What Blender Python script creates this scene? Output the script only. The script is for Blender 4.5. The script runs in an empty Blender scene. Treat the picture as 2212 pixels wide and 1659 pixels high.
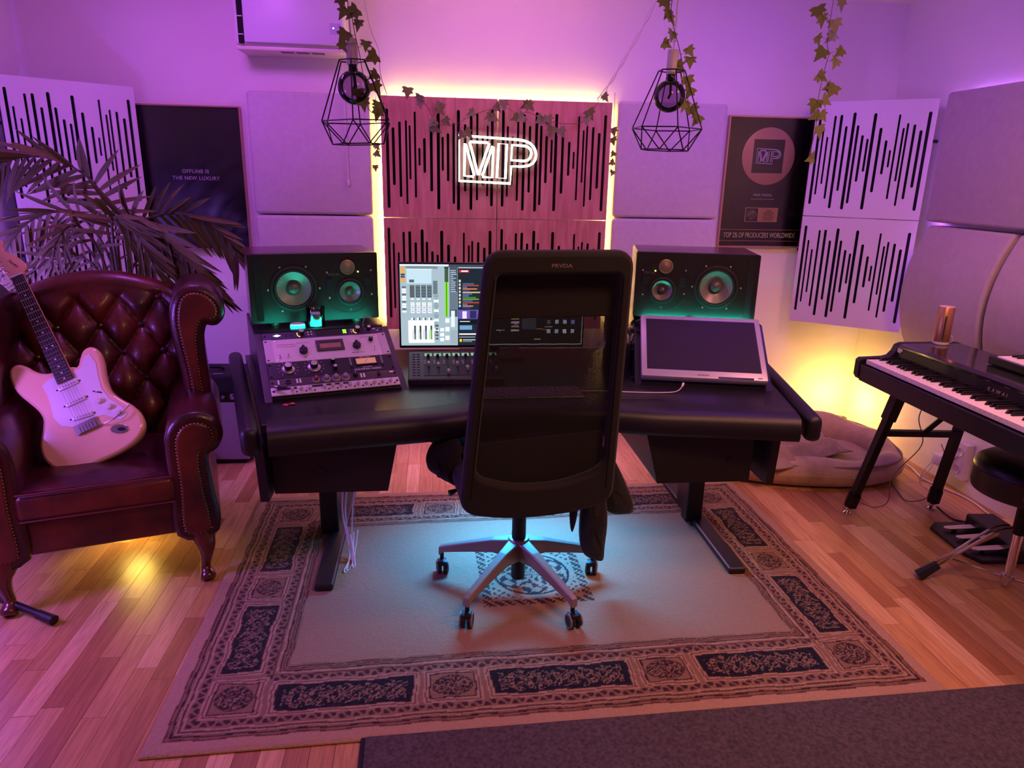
import bpy, bmesh, math, random
import numpy as np
from mathutils import Vector, Matrix, Euler
random.seed(7); rng=np.random.default_rng(7)
S=bpy.context.scene; COL=S.collection; PI=math.pi; RAD=math.radians
# ---------------------------------------------------------------- camera
cd=bpy.data.cameras.new('camera'); cam=bpy.data.objects.new('camera',cd); COL.objects.link(cam); S.camera=cam
cd.sensor_width=36; cd.lens=36*1534/2212; cd.clip_start=.02
def cam_matrix(loc,yaw,pitch,roll):
    y,p,r=map(RAD,(yaw,pitch,roll))
    f=Vector((math.sin(y)*math.cos(p),math.cos(y)*math.cos(p),-math.sin(p))); rt=Vector((math.cos(y),-math.sin(y),0)); up=rt.cross(f)
    r2=rt*math.cos(r)+up*math.sin(r); u2=up*math.cos(r)-rt*math.sin(r)
    m=Matrix((r2,u2,-f)).transposed().to_4x4(); m.translation=loc; return m
cam.matrix_world=cam_matrix(Vector((0,0,1.5)),6.5,16.4,1.2)
# ---------------------------------------------------------------- world and exposure
W=bpy.data.worlds.new('world'); S.world=W; W.use_nodes=True
W.node_tree.nodes['Background'].inputs[0].default_value=(.9,.55,.6,1); W.node_tree.nodes['Background'].inputs[1].default_value=.0
S.view_settings.view_transform='Standard'; S.view_settings.look='None'; S.view_settings.gamma=1; S.view_settings.use_curve_mapping=False
S.view_settings.exposure=0.0
try: S.cycles.caustics_reflective=False; S.cycles.caustics_refractive=False
except Exception: pass
# ---------------------------------------------------------------- room lights
def area(name,loc,target,size,power,col,sy=None,spread=180):
    d=bpy.data.lights.new(name,'AREA'); d.energy=power; d.color=col; d.size=size; d.spread=RAD(spread)
    if sy: d.shape='RECTANGLE'; d.size_y=sy
    o=bpy.data.objects.new(name,d); COL.objects.link(o); o.location=loc
    o.rotation_euler=(Vector(target)-Vector(loc)).to_track_quat('-Z','Y').to_euler(); return o
def point(name,loc,power,col,r=.04):
    d=bpy.data.lights.new(name,'POINT'); d.energy=power; d.color=col; d.shadow_soft_size=r
    o=bpy.data.objects.new(name,d); COL.objects.link(o); o.location=loc; return o
MAG=(1,.22,.85); VIO=(.38,.12,1); YEL=(1,.62,.06); WARM=(1,.50,.30)
def spot(name,loc,target,power,col,ang,blend=.6,r=.03):
    d=bpy.data.lights.new(name,'SPOT'); d.energy=power; d.color=col; d.spot_size=RAD(ang); d.spot_blend=blend; d.shadow_soft_size=r
    o=bpy.data.objects.new(name,d); COL.objects.link(o); o.location=loc; o.rotation_euler=(Vector(target)-Vector(loc)).to_track_quat('-Z','Y').to_euler(); return o
area('magenta_ceiling_lamp',(.40,3.50,2.41),(.40,3.95,1.7),.9,3.3,(.92,.14,1),.18)
area('violet_ceiling_lamp_right',(1.55,3.05,2.41),(1.75,3.7,.8),.35,11.3,(.32,.07,1))
area('violet_ceiling_lamp_left',(-1.0,3.05,2.41),(-1.1,3.7,.8),.35,12,(.64,.11,1))
area('warm_room_lamp',(.9,.9,2.40),(.9,1.9,.0),.5,17,(1,.44,.22),spread=130)
area('pink_room_lamp',(2.0,1.7,2.41),(2.0,2.4,.2),.5,20,(1,.36,.33),spread=140)
area('violet_floor_lamp',(-1.93,1.95,.95),(-1.0,2.1,.2),.25,20,VIO,.5)
point('violet_corner_lamp',(-1.86,2.98,1.02),20,(.28,.10,1))
point('corner_uplight',(2.50,3.95,.20),7.5,(1,.58,.10),.05)
spot('armchair_spotlight',(-1.27,2.86,.195),(-1.19,2.56,0),6,(1,.66,.12),150,r=.06)
area('under_desk_blue',(.36,2.86,.60),(.36,2.60,0),.5,17,(.04,.40,1),.08,110)
area('desk_back_pink',(.36,3.62,.62),(.36,3.35,0),1.1,9,(1,.40,.85),.06)
# ---------------------------------------------------------------- materials
def lin(c): return tuple((x/12.92 if x<=.04045 else ((x+.055)/1.055)**2.4) for x in c)
def hexc(h): return lin(tuple(int(h[i:i+2],16)/255 for i in (0,2,4)))
MATS={}
def mat(name,col,rough=.5,metal=0,var=0,vscale=8,bump=0,bscale=60,emit=None,estr=0,coat=0,stretch=(1,1,1),sheen=0,col2=None,spec=.5):
    if name in MATS: return MATS[name]
    m=bpy.data.materials.new(name); m.use_nodes=True; nt=m.node_tree; N=nt.nodes; L=nt.links; b=N['Principled BSDF']
    c=hexc(col) if isinstance(col,str) else col
    b.inputs['Base Color'].default_value=(*c,1); b.inputs['Roughness'].default_value=rough; b.inputs['Metallic'].default_value=metal
    b.inputs['Specular IOR Level'].default_value=spec
    if coat: b.inputs['Coat Weight'].default_value=coat; b.inputs['Coat Roughness'].default_value=.08
    if sheen: b.inputs['Sheen Weight'].default_value=sheen
    if emit is not None:
        e=hexc(emit) if isinstance(emit,str) else emit
        b.inputs['Emission Color'].default_value=(*e,1); b.inputs['Emission Strength'].default_value=estr
    if var or bump:
        tc=N.new('ShaderNodeTexCoord'); mp=N.new('ShaderNodeMapping'); mp.inputs['Scale'].default_value=stretch; L.new(tc.outputs['Object'],mp.inputs[0])
    if var:
        n=N.new('ShaderNodeTexNoise'); n.inputs['Scale'].default_value=vscale; n.inputs['Detail'].default_value=5; L.new(mp.outputs[0],n.inputs[0])
        r=N.new('ShaderNodeValToRGB'); c2=(hexc(col2) if isinstance(col2,str) else col2) if col2 else tuple(x*(1-var) for x in c)
        r.color_ramp.elements[0].position=.3; r.color_ramp.elements[1].position=.7
        r.color_ramp.elements[0].color=(*c2,1); r.color_ramp.elements[1].color=(*c,1); L.new(n.outputs[0],r.inputs[0]); L.new(r.outputs[0],b.inputs['Base Color'])
    if bump:
        n2=N.new('ShaderNodeTexNoise'); n2.inputs['Scale'].default_value=bscale; n2.inputs['Detail'].default_value=3; L.new(mp.outputs[0],n2.inputs[0])
        bp=N.new('ShaderNodeBump'); bp.inputs['Strength'].default_value=bump; bp.inputs['Distance'].default_value=.01; L.new(n2.outputs[0],bp.inputs['Height']); L.new(bp.outputs[0],b.inputs['Normal'])
    MATS[name]=m; return m
def glow(name,col,s):
    if name in MATS: return MATS[name]
    m=bpy.data.materials.new(name); m.use_nodes=True; nt=m.node_tree; nt.nodes.clear()
    e=nt.nodes.new('ShaderNodeEmission'); o=nt.nodes.new('ShaderNodeOutputMaterial'); e.inputs[0].default_value=(*(hexc(col) if isinstance(col,str) else col),1); e.inputs[1].default_value=s
    nt.links.new(e.outputs[0],o.inputs[0]); MATS[name]=m; return m
def glass(name,tint,gl=.08,rough=.03):
    m=bpy.data.materials.new(name); m.use_nodes=True; nt=m.node_tree; nt.nodes.clear(); N=nt.nodes; L=nt.links
    t=N.new('ShaderNodeBsdfTransparent'); t.inputs[0].default_value=(*tint,1); g=N.new('ShaderNodeBsdfGlossy'); g.inputs['Roughness'].default_value=rough
    f=N.new('ShaderNodeFresnel'); f.inputs[0].default_value=1.45; mx=N.new('ShaderNodeMixShader'); o=N.new('ShaderNodeOutputMaterial')
    L.new(f.outputs[0],mx.inputs[0]); L.new(t.outputs[0],mx.inputs[1]); L.new(g.outputs[0],mx.inputs[2]); L.new(mx.outputs[0],o.inputs[0]); MATS[name]=m; return m
M=lambda n:MATS[n]
mat('wall_paint','e9e4df',.6,bump=.12,bscale=180); mat('ceiling_paint','ece8e4',.7)
mat('black_plastic','0d0c0d',.45); mat('satin_black','131216',.38,bump=.05,bscale=300); mat('matte_black','0b0a0b',.8)
mat('white_plastic','dcd8d6',.4); mat('chrome','d8d4d0',.16,1); mat('steel','a8a4a2',.35,1); mat('brass','b08b4a',.35,1)
mat('black_metal','0b0a0a',.45,.4); mat('slot_dark','0c0911',.9); mat('cream_fabric','cfc6cb',.95,var=.08,vscale=40,bump=.25,bscale=400)
mat('wall_foam','b3a5a6',.95,var=.08,vscale=30,bump=.25,bscale=400)
mat('white_board','d9d3dc',.55); mat('gold_metal','c79a6a',.3,1); mat('white_cable','d8d0d0',.5); mat('grey_cable','6e6468',.5)
# ---------------------------------------------------------------- mesh helpers
class MB:
    def __init__(s): s.v=[]; s.f=[]; s.mi=[]
    def add(s,vs,fs,mi=0):
        o=len(s.v); s.v+= [tuple(p) for p in vs]; s.f+=[tuple(i+o for i in f) for f in fs]; s.mi+=[mi]*len(fs); return s
    def box(s,c,d,rot=None,mi=0):
        x,y,z=(q/2 for q in d); vs=[Vector((a*x,b*y,e*z)) for a in(-1,1) for b in(-1,1) for e in(-1,1)]
        if rot is not None:
            R=rot if isinstance(rot,Matrix) else Euler(rot).to_matrix(); vs=[R@p for p in vs]
        c=Vector(c); return s.add([p+c for p in vs],[(0,1,3,2),(4,6,7,5),(0,4,5,1),(2,3,7,6),(0,2,6,4),(1,5,7,3)],mi)
    def rbox(s,c,d,r,seg=2,rot=None,mi=0):
        bm=bmesh.new(); bmesh.ops.create_cube(bm,size=1); bmesh.ops.scale(bm,vec=d,verts=bm.verts)
        bmesh.ops.bevel(bm,geom=bm.edges[:]+bm.verts[:],offset=r,segments=seg,profile=.5,affect='EDGES')
        R=(rot if isinstance(rot,Matrix) else Euler(rot).to_matrix()) if rot is not None else Matrix.Identity(3); c=Vector(c)
        bm.verts.index_update(); s.add([R@v.co+c for v in bm.verts],[[v.index for v in f.verts] for f in bm.faces],mi); bm.free(); return s
    def tube(s,pts,r,n=8,closed=False,caps=True,mi=0,sq=None):
        P=[Vector(p) for p in pts]; m=len(P); rs=r if hasattr(r,'__len__') else [r]*m
        T=[]
        for i in range(m):
            a=P[i-1] if (i>0 or closed) else P[i]; b=P[(i+1)%m] if (i<m-1 or closed) else P[i]
            t=(b-a); T.append(t.normalized() if t.length>1e-9 else Vector((0,0,1)))
        ref=Vector((0,0,1)) if abs(T[0].z)<.9 else Vector((1,0,0)); u=(ref-T[0]*ref.dot(T[0])).normalized(); vs=[]
        for i in range(m):
            u=(u-T[i]*u.dot(T[i])); u=u.normalized() if u.length>1e-6 else T[i].orthogonal().normalized(); w=T[i].cross(u)
            for k in range(n):
                a=2*PI*k/n+(PI/n if n==4 else 0); ax,ay=(sq or (1,1)); vs.append(P[i]+(u*math.cos(a)*ax+w*math.sin(a)*ay)*rs[i])
        fs=[]
        for i in range(m if closed else m-1):
            j=(i+1)%m
            for k in range(n): fs.append((i*n+k,i*n+(k+1)%n,j*n+(k+1)%n,j*n+k))
        if caps and not closed: fs.append(tuple(range(n))[::-1]); fs.append(tuple((m-1)*n+k for k in range(n)))
        return s.add(vs,fs,mi)
    def lathe(s,prof,n=24,M4=None,mi=0,cap=True):
        vs=[];fs=[]; m=len(prof)
        for r,z in prof:
            for k in range(n): a=2*PI*k/n; vs.append(Vector((r*math.cos(a),r*math.sin(a),z)))
        for i in range(m-1):
            for k in range(n): fs.append((i*n+k,i*n+(k+1)%n,(i+1)*n+(k+1)%n,(i+1)*n+k))
        if cap:
            if prof[0][0]>1e-6: fs.append(tuple(range(n))[::-1])
            if prof[-1][0]>1e-6: fs.append(tuple((m-1)*n+k for k in range(n)))
        if M4 is not None: vs=[M4@p for p in vs]
        return s.add(vs,fs,mi)
    def prism(s,poly,d0,d1,axis='y',mi=0):
        # poly in 2D, extruded from d0 to d1 along axis
        def mk(p,d): return {'y':(p[0],d,p[1]),'z':(p[0],p[1],d),'x':(d,p[0],p[1])}[axis]
        n=len(poly); vs=[mk(p,d0) for p in poly]+[mk(p,d1) for p in poly]
        fs=[tuple(range(n)),tuple(range(2*n-1,n-1,-1))]+[(i,(i+1)%n+0,(i+1)%n+n,i+n)[::-1] for i in range(n)]
        return s.add(vs,fs,mi)
    def grid(s,fn,nu,nv,mi=0,wrap=False):
        vs=[fn(i/(nu-1),j/(nv-1)) for i in range(nu) for j in range(nv)]
        fs=[(i*nv+j,(i+1)*nv+j,(i+1)*nv+j+1,i*nv+j+1) for i in range(nu-1) for j in range(nv-1)]
        return s.add(vs,fs,mi)
    def mesh(s,name,fix=True):
        me=bpy.data.meshes.new(name); me.from_pydata([tuple(p) for p in s.v],[],s.f); me.polygons.foreach_set('material_index',s.mi)
        if fix:
            bm=bmesh.new(); bm.from_mesh(me); bmesh.ops.recalc_face_normals(bm,faces=bm.faces); bm.to_mesh(me); bm.free()
        me.update(); return me
    def build(s,name,mats,parent=None,smooth=None,loc=None,rot=None,bevel=0,sub=0):
        me=s.mesh(name); return place(name,me,mats,parent,smooth,loc,rot,bevel,sub)
def place(name,me,mats,parent=None,smooth=None,loc=None,rot=None,bevel=0,sub=0):
    o=bpy.data.objects.new(name,me); COL.objects.link(o)
    if mats is not None and not len(me.materials):
        for m in (mats if isinstance(mats,(list,tuple)) else [mats]): me.materials.append(M(m) if isinstance(m,str) else m)
    if parent: o.parent=parent
    if loc is not None: o.location=loc
    if rot is not None: o.rotation_euler=rot
    if smooth is not None:
        a=RAD(smooth); me.polygons.foreach_set('use_smooth',[True]*len(me.polygons))
        if smooth<180:
            bm=bmesh.new(); bm.from_mesh(me)
            for e in bm.edges:
                if len(e.link_faces)==2 and e.calc_face_angle(0)>a: e.smooth=False
            bm.to_mesh(me); bm.free()
    if bevel: b=o.modifiers.new('bevel','BEVEL'); b.width=bevel; b.segments=2; b.limit_method='ANGLE'
    if sub: b=o.modifiers.new('sub','SUBSURF'); b.levels=sub; b.render_levels=sub
    return o
def thing(name,label,cat,loc=(0,0,0),rz=0,group=None,rot=None):
    o=bpy.data.objects.new(name,None); COL.objects.link(o); o.location=loc; o.rotation_euler=rot if rot is not None else (0,0,rz); o.empty_display_size=.05
    return tag(o,label,cat,group)
def tag(o,label,cat,group=None):
    o['label']=label; o['category']=cat
    if group: o['group']=group
    return o
def struct(o,label=None):
    o['kind']='structure'
    if label: o['label']=label
    return o
def dup(o,parent=None):
    c=o.copy(); COL.objects.link(c); c.parent=parent
    for ch in list(o.children): dup(ch,c)
    return c
def arc(cx,cy,r,a0,a1,n): return [(cx+r*math.cos(RAD(a0+(a1-a0)*i/n)),cy+r*math.sin(RAD(a0+(a1-a0)*i/n))) for i in range(n+1)]
def plate(name,outer,holes,t,mats=None,bev=0):
    # flat plate (xy plane, thickness t along +z) with holes -> mesh
    cu=bpy.data.curves.new('c','CURVE'); cu.dimensions='2D'; cu.fill_mode='BOTH'; cu.extrude=max(t/2-bev,0); cu.bevel_depth=bev; cu.bevel_resolution=1
    for poly in [outer]+list(holes):
        sp=cu.splines.new('POLY'); sp.points.add(len(poly)-1); sp.use_cyclic_u=True
        for q,p in zip(sp.points,poly): q.co=(p[0],p[1],0,1)
    ob=bpy.data.objects.new('c',cu); COL.objects.link(ob); me=bpy.data.meshes.new_from_object(ob); me.name=name
    bpy.data.objects.remove(ob); bpy.data.curves.remove(cu)
    for v in me.vertices: v.co.z+=t/2
    return me
def text_mesh(s,size,ext=.0004,align='CENTER',sx=1,spacing=1,shear=0,bold=0):
    cu=bpy.data.curves.new('t','FONT'); cu.body=s; cu.size=size; cu.extrude=ext; cu.align_x=align; cu.align_y='CENTER'; cu.space_character=spacing; cu.shear=shear; cu.offset=bold; cu.resolution_u=3
    ob=bpy.data.objects.new('t',cu); COL.objects.link(ob); me=bpy.data.meshes.new_from_object(ob); bpy.data.objects.remove(ob); bpy.data.curves.remove(cu)
    for v in me.vertices: v.co.x*=sx
    return me
UPRIGHT=(PI/2,0,0)   # xy plate -> faces -y
def xf(loc,rz=0): m=Matrix.Rotation(rz,4,'Z'); m.translation=loc; return m
def smoothpath(pts,n=6):
    # Catmull-Rom
    P=[Vector(p) for p in pts]; out=[]
    for i in range(len(P)-1):
        a=P[max(i-1,0)];b=P[i];c=P[i+1];d=P[min(i+2,len(P)-1)]
        for k in range(n):
            t=k/n; out.append(.5*((2*b)+(c-a)*t+(2*a-5*b+4*c-d)*t*t+(3*b-a-3*c+d)*t**3))
    out.append(P[-1]); return out
# ================================================================ ROOM
XL,XR,YB,YF,ZC=-2.06,2.66,4.13,-1.3,2.46
struct(MB().box(((XL+XR)/2,YB+.05,ZC/2),(XR-XL+.2,.1,ZC+.1)).build('wall_back','wall_paint'))
struct(MB().box((XL-.05,(YB+YF)/2,ZC/2),(.1,YB-YF,ZC+.1)).build('wall_left','wall_paint'))
struct(MB().box((XR+.05,(YB+YF)/2,ZC/2),(.1,YB-YF,ZC+.1)).build('wall_right','wall_paint'))
struct(MB().box(((XL+XR)/2,YF-.05,ZC/2),(XR-XL+.2,.1,ZC+.1)).build('wall_front','wall_paint'))
struct(MB().box(((XL+XR)/2,(YB+YF)/2,ZC+.05),(XR-XL+.2,YB-YF+.2,.1)).build('ceiling','ceiling_paint'))
floor=struct(MB().box(((XL+XR)/2,(YB+YF)/2,-.035),(XR-XL+.2,YB-YF+.2,.05)).build('floor',mat('subfloor','5a3c28',.8)),'light oak strip parquet floor')
def plankmat(name,src):
    m=bpy.data.materials.new(name); m.use_nodes=True; nt=m.node_tree; N=nt.nodes; L=nt.links; b=N['Principled BSDF']; b.inputs['Roughness'].default_value=.34
    if src=='obj': r=N.new('ShaderNodeObjectInfo').outputs['Random']
    else: r=N.new('ShaderNodeNewGeometry').outputs['Random Per Island']
    g=N.new('ShaderNodeNewGeometry'); ad=N.new('ShaderNodeVectorMath'); ad.operation='ADD'; cmb=N.new('ShaderNodeCombineXYZ'); mu=N.new('ShaderNodeMath'); mu.operation='MULTIPLY'; mu.inputs[1].default_value=37
    L.new(r,mu.inputs[0]); L.new(mu.outputs[0],cmb.inputs[0]); L.new(mu.outputs[0],cmb.inputs[1]); L.new(g.outputs['Position'],ad.inputs[0]); L.new(cmb.outputs[0],ad.inputs[1])
    mp=N.new('ShaderNodeMapping'); mp.inputs['Scale'].default_value=(26,1.6,1); L.new(ad.outputs[0],mp.inputs[0])
    n=N.new('ShaderNodeTexNoise'); n.inputs['Scale'].default_value=3; n.inputs['Detail'].default_value=6; n.inputs['Distortion'].default_value=1.2; L.new(mp.outputs[0],n.inputs[0])
    cr=N.new('ShaderNodeValToRGB'); e=cr.color_ramp.elements; e[0].color=(*hexc('a8744c'),1); e[1].color=(*hexc('dcb285'),1); x=e.new(.35); x.color=(*hexc('c2925f'),1); x=e.new(.7); x.color=(*hexc('cf9f70'),1); L.new(r,cr.inputs[0])
    r2=N.new('ShaderNodeValToRGB'); r2.color_ramp.elements[0].position=.3; r2.color_ramp.elements[1].position=.62; r2.color_ramp.elements[0].color=(.62,.56,.52,1); r2.color_ramp.elements[1].color=(1,1,1,1); L.new(n.outputs[0],r2.inputs[0])
    mx=N.new('ShaderNodeMixRGB'); mx.blend_type='MULTIPLY'; mx.inputs[0].default_value=.8; L.new(cr.outputs[0],mx.inputs[1]); L.new(r2.outputs[0],mx.inputs[2]); L.new(mx.outputs[0],b.inputs['Base Color'])
    MATS[name]=m
plankmat('oak_plank','obj'); plankmat('oak_plank_field','island')
PW=.066; planks=[]
x=XL
while x<XR-.001:
    w=min(PW,XR-x); y=YF-random.random()*.4
    while y<YB:
        l=random.uniform(.28,.62); y1=min(y+l,YB); y0=max(y,YF)
        if y1-y0>.02: planks.append((x+w/2,(y0+y1)/2,w,y1-y0))
        y+=l
    x+=PW
def plank_rank(p):
    x,y=p[:2]
    if y<1.35 or not(-.72*y-.1<x<1.02*y+.1): return 99
    if -.78<x<1.5 and 1.66<y<3.18: return 50+y
    if x>-.15 and y<1.62: return 60
    if x<-1.0 and y>3.0: return 40+y
    return y
planks.sort(key=plank_rank)
pm=MB().box((0,0,-.005),(1,1,.010)).mesh('plank'); pm.materials.append(M('oak_plank'))
for p in planks[:300]:
    o=bpy.data.objects.new('plank',pm); COL.objects.link(o); o.parent=floor; o.location=(p[0],p[1],random.uniform(-.0006,0)); o.scale=(p[2]-.0012,p[3]-.0012,1)
b=MB()
for p in planks[300:]: b.box((p[0],p[1],-.005-random.random()*.0006),(p[2]-.0012,p[3]-.0012,.010))
o=b.build('plank_field','oak_plank_field',floor); o['kind']='stuff'

# ================================================================ RUG
def build_rug():
    Wd,D=2.345,1.575; st=.0042; nx=int(Wd/st)+1; ny=int(D/st)+1
    a=np.linspace(0,Wd,nx); bb=np.linspace(0,D,ny); A,B=np.meshgrid(a,bb,indexing='ij')
    wob=.0025*np.sin(A*37+np.sin(B*23)*2)+.0022*np.sin(B*41+np.sin(A*19)*2)
    Ac=A-Wd/2; Bc=B-D/2
    d=np.minimum(np.minimum(A,Wd-A),np.minimum(B,D-B))+wob*.7
    H=lambda h:np.array(hexc(h))
    field,edge,dark,navy,orn,tan,red=H('8f735c'),H('a3846a'),H('301b1a'),H('131016'),H('806450'),H('7d6049'),H('5a332b')
    C=np.broadcast_to(field,(nx,ny,3)).copy()
    def put(mask,c): C[mask]=c
    put(d<.337,tan); put(d<.042,edge)
    for lo,hi,c in ((.042,.048,red),(.054,.060,dark),(.066,.070,edge),(.072,.076,dark),(.080,.085,edge),(.285,.291,red),(.297,.303,edge),(.305,.310,dark),(.316,.321,red),(.326,.330,dark)): put((d>lo)&(d<hi),c)
    s=np.where((np.minimum(A,Wd-A)<np.minimum(B,D-B)),B,A)
    for lo,hi in ((.090,.112),(.262,.284)):
        m=(d>lo)&(d<hi); t=(d-lo)/(hi-lo)
        chain=np.abs(np.sin(s*150)*.5+.5-t)<.26
        put(m,dark*1.5); put(m&(chain|(np.abs(np.sin(s*75))<.22)),orn); 
    # panel band cells
    def cell(x0,x1,y0,y1,kind):
        cx,cy=(x0+x1)/2,(y0+y1)/2; hx,hy=(x1-x0)/2,(y1-y0)/2; X=A-cx+wob; Y=B-cy+wob*.8
        ins=(np.abs(X)<hx)&(np.abs(Y)<hy); put(ins,edge*.92); put((np.abs(X)<hx-.006)&(np.abs(Y)<hy-.006),red); put((np.abs(X)<hx-.010)&(np.abs(Y)<hy-.010),edge*.9)
        put((np.abs(X)<hx-.017)&(np.abs(Y)<hy-.017),dark)
        i2=(np.abs(X)<hx-.022)&(np.abs(Y)<hy-.022)
        if kind=='c':
            put(i2,tan); r=np.hypot(X/(hx-.028),Y/(hy-.028)); put(r<1,dark)
            th=np.arctan2(Y,X); g=np.cos(8*th)*np.sin(r*13)+.6*np.cos(4*th+r*5)*np.cos(r*19)+.5*np.sin(X*430)*np.sin(Y*430)
            put((r<.93)&(np.abs(g)<.36),orn)
        else:
            put(i2,navy)
            if hx<hy: X,Y,hx,hy=Y,X,hy,hx
            u=X/(hx-.03); v=Y/(hy-.026); L=(hx-.03)/(hy-.026)
            U=u*L; env=np.abs(v)<(.98-.25*np.abs(np.sin(U*2.2)))*(np.abs(u)<.95)
            g=np.cos(U*5.2)*np.cos(v*4.4)+.75*np.cos(U*9.7+1.5*np.cos(v*5))*np.cos(v*7.1)+.55*np.cos(U*14.3)*np.cos(v*10.5+np.cos(U*6))
            put(env&i2&(np.abs(g)<.30),orn); put(env&i2&(g>.95),orn*.75)
    q0,q1=.115,.260
    fx=[(.295,.735,'r'),(.75,.925,'c'),(.94,1.405,'r'),(1.42,1.595,'c'),(1.61,2.05,'r')]
    fy=[(.295,.69,'r'),(.705,.87,'c'),(.885,1.28,'r')]
    for x0,x1,k in fx: cell(x0,x1,q0,q1,k); cell(x0,x1,D-q1,D-q0,k)
    for y0,y1,k in fy: cell(q0,q1,y0,y1,k); cell(Wd-q1,Wd-q0,y0,y1,k)
    for x0,x1 in ((q0,.28),(Wd-.28,Wd-q0)):
        for y0,y1 in ((q0,.28),(D-.28,D-q0)): cell(x0,x1,y0,y1,'c')
    # centre medallion
    h=.205; mx=np.maximum(np.abs(Ac),np.abs(Bc)); put((mx<h),field)
    m=(mx<h)&(mx>h-.034); g=np.sin(Ac*300)*np.sin(Bc*300)+.8*np.sin(Ac*170+Bc*160); put(m&(g>-.15),dark*1.3)
    r=np.hypot(Ac,Bc); th=np.arctan2(Bc,Ac); put((r<.148)&(r>.139),navy)
    g=np.cos(12*th)*np.sin(r*95)+.8*np.cos(6*th+r*25)*np.cos(r*140)+.4*np.sin(Ac*260)*np.sin(Bc*260); put((r<.139)&(g>.15),dark*1.5)
    g2=np.sin(Ac*190)*np.sin(Bc*190)+.6*np.cos(Ac*310)*np.cos(Bc*310); put((mx<h-.045)&(r>.165)&(g2>.35),dark*1.6)
    C*= (1+.16*(rng.random((nx,ny,1))-.5))
    z=.009+.0022*rng.random((nx,ny))+.0012*np.sin(A*9)*np.sin(B*7)
    z-= .0035*((d<.006))
    V=np.stack([Ac,Bc,z],-1).reshape(-1,3); idx=np.arange(nx*ny).reshape(nx,ny)
    F=np.stack([idx[:-1,:-1],idx[1:,:-1],idx[1:,1:],idx[:-1,1:]],-1).reshape(-1,4)
    me=bpy.data.meshes.new('pile'); me.vertices.add(len(V)); me.vertices.foreach_set('co',V.ravel().astype(np.float32))
    me.loops.add(F.size); me.loops.foreach_set('vertex_index',F.ravel().astype(np.int32)); me.polygons.add(len(F)); me.polygons.foreach_set('loop_start',(np.arange(len(F))*4).astype(np.int32))
    me.update(calc_edges=True); me.validate()
    at=me.color_attributes.new('Col','FLOAT_COLOR','POINT'); at.data.foreach_set('color',np.concatenate([np.clip(C,0,1).reshape(-1,3),np.ones((nx*ny,1))],1).ravel().astype(np.float32))
    m=bpy.data.materials.new('rug_wool'); m.use_nodes=True; N=m.node_tree.nodes; b=N['Principled BSDF']; b.inputs['Roughness'].default_value=1; b.inputs['Specular IOR Level'].default_value=.1; b.inputs['Sheen Weight'].default_value=.15
    an=N.new('ShaderNodeAttribute'); an.attribute_name='Col'; m.node_tree.links.new(an.outputs['Color'],b.inputs['Base Color']); MATS['rug_wool']=m
    t=thing('patterned_rug','cream and navy oriental rug with a medallion border under the desk','rug',(.367,2.425,0),RAD(1.4))
    place('pile',me,'rug_wool',t); MB().rbox((0,0,.0033),(Wd+.004,D+.004,.0062),.002,1).build('backing',mat('rug_edge','a98a52',.95,bump=.4,bscale=300),t)
build_rug()
# dark door mat in the foreground
def matmat():
    m=mat('mat_weave','5a4e54',.95,var=.6,vscale=90); nt=m.node_tree; N=nt.nodes; L=nt.links
    tc=N.new('ShaderNodeTexCoord'); br=N.new('ShaderNodeTexBrick'); br.inputs['Scale'].default_value=55; br.inputs['Mortar Size'].default_value=.03; br.inputs['Row Height'].default_value=.25; br.inputs['Brick Width'].default_value=.5; L.new(tc.outputs['Object'],br.inputs[0])
    bp=N.new('ShaderNodeBump'); bp.inputs['Strength'].default_value=.8; bp.inputs['Distance'].default_value=.004; L.new(br.outputs['Fac'],bp.inputs['Height']); bp.invert=True; L.new(bp.outputs[0],N['Principled BSDF'].inputs['Normal'])
matmat()
t=thing('floor_mat','dark charcoal woven mat lying in front of the patterned rug','mat',(1.15,1.66,0),RAD(1.3))
MB().rbox((0,-.46,.0075),(2.70,.915,.015),.004,2).build('mat_pile','mat_weave',t)
MB().rbox((-1.355,-.46,.006),(.014,.92,.0125),.004,1).build('bound_edge','matte_black',t)

# ================================================================ SLOTTED ACOUSTIC PANELS
PT=[(988,180,857,1),(1018,290,785,.7),(1050,360,705,.7),(1086,210,815,.8),(1126,205,885,1),(1165,285,753,.9),(1209,190,890,1.1),(1240,280,843,.9),(1277,350,683,.9),(1312,375,610,.8),(1340,198,885,1.1),(1386,300,757,1),(1430,387,627,.9),(1463,455,577,.7),(1490,210,803,.7),(1524,303,675,.7),(1547,270,850,.7),(1588,280,800,.9),(1630,320,717,1),(1668,195,880,1.1)]
def slot_plate(name,w,h,t,mirror=False):
    holes=[]
    for x,y0,y1,k in PT:
        u=(x-955)/753; u=1-u if mirror else u; a=(u-.5)*w; v0=.5-(y0-110)/835; v1=.5-(y1-110)/835; r=.0076*k*w/.62
        top=v0*h-r; bot=v1*h+r
        holes.append([(a+r*math.cos(RAD(q)),top+r*math.sin(RAD(q))) for q in range(0,181,30)]+[(a+r*math.cos(RAD(q)),bot+r*math.sin(RAD(q))) for q in range(180,361,30)])
    return plate(name,[(-w/2,-h/2),(w/2,-h/2),(w/2,h/2),(-w/2,h/2)],holes,t)
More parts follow.
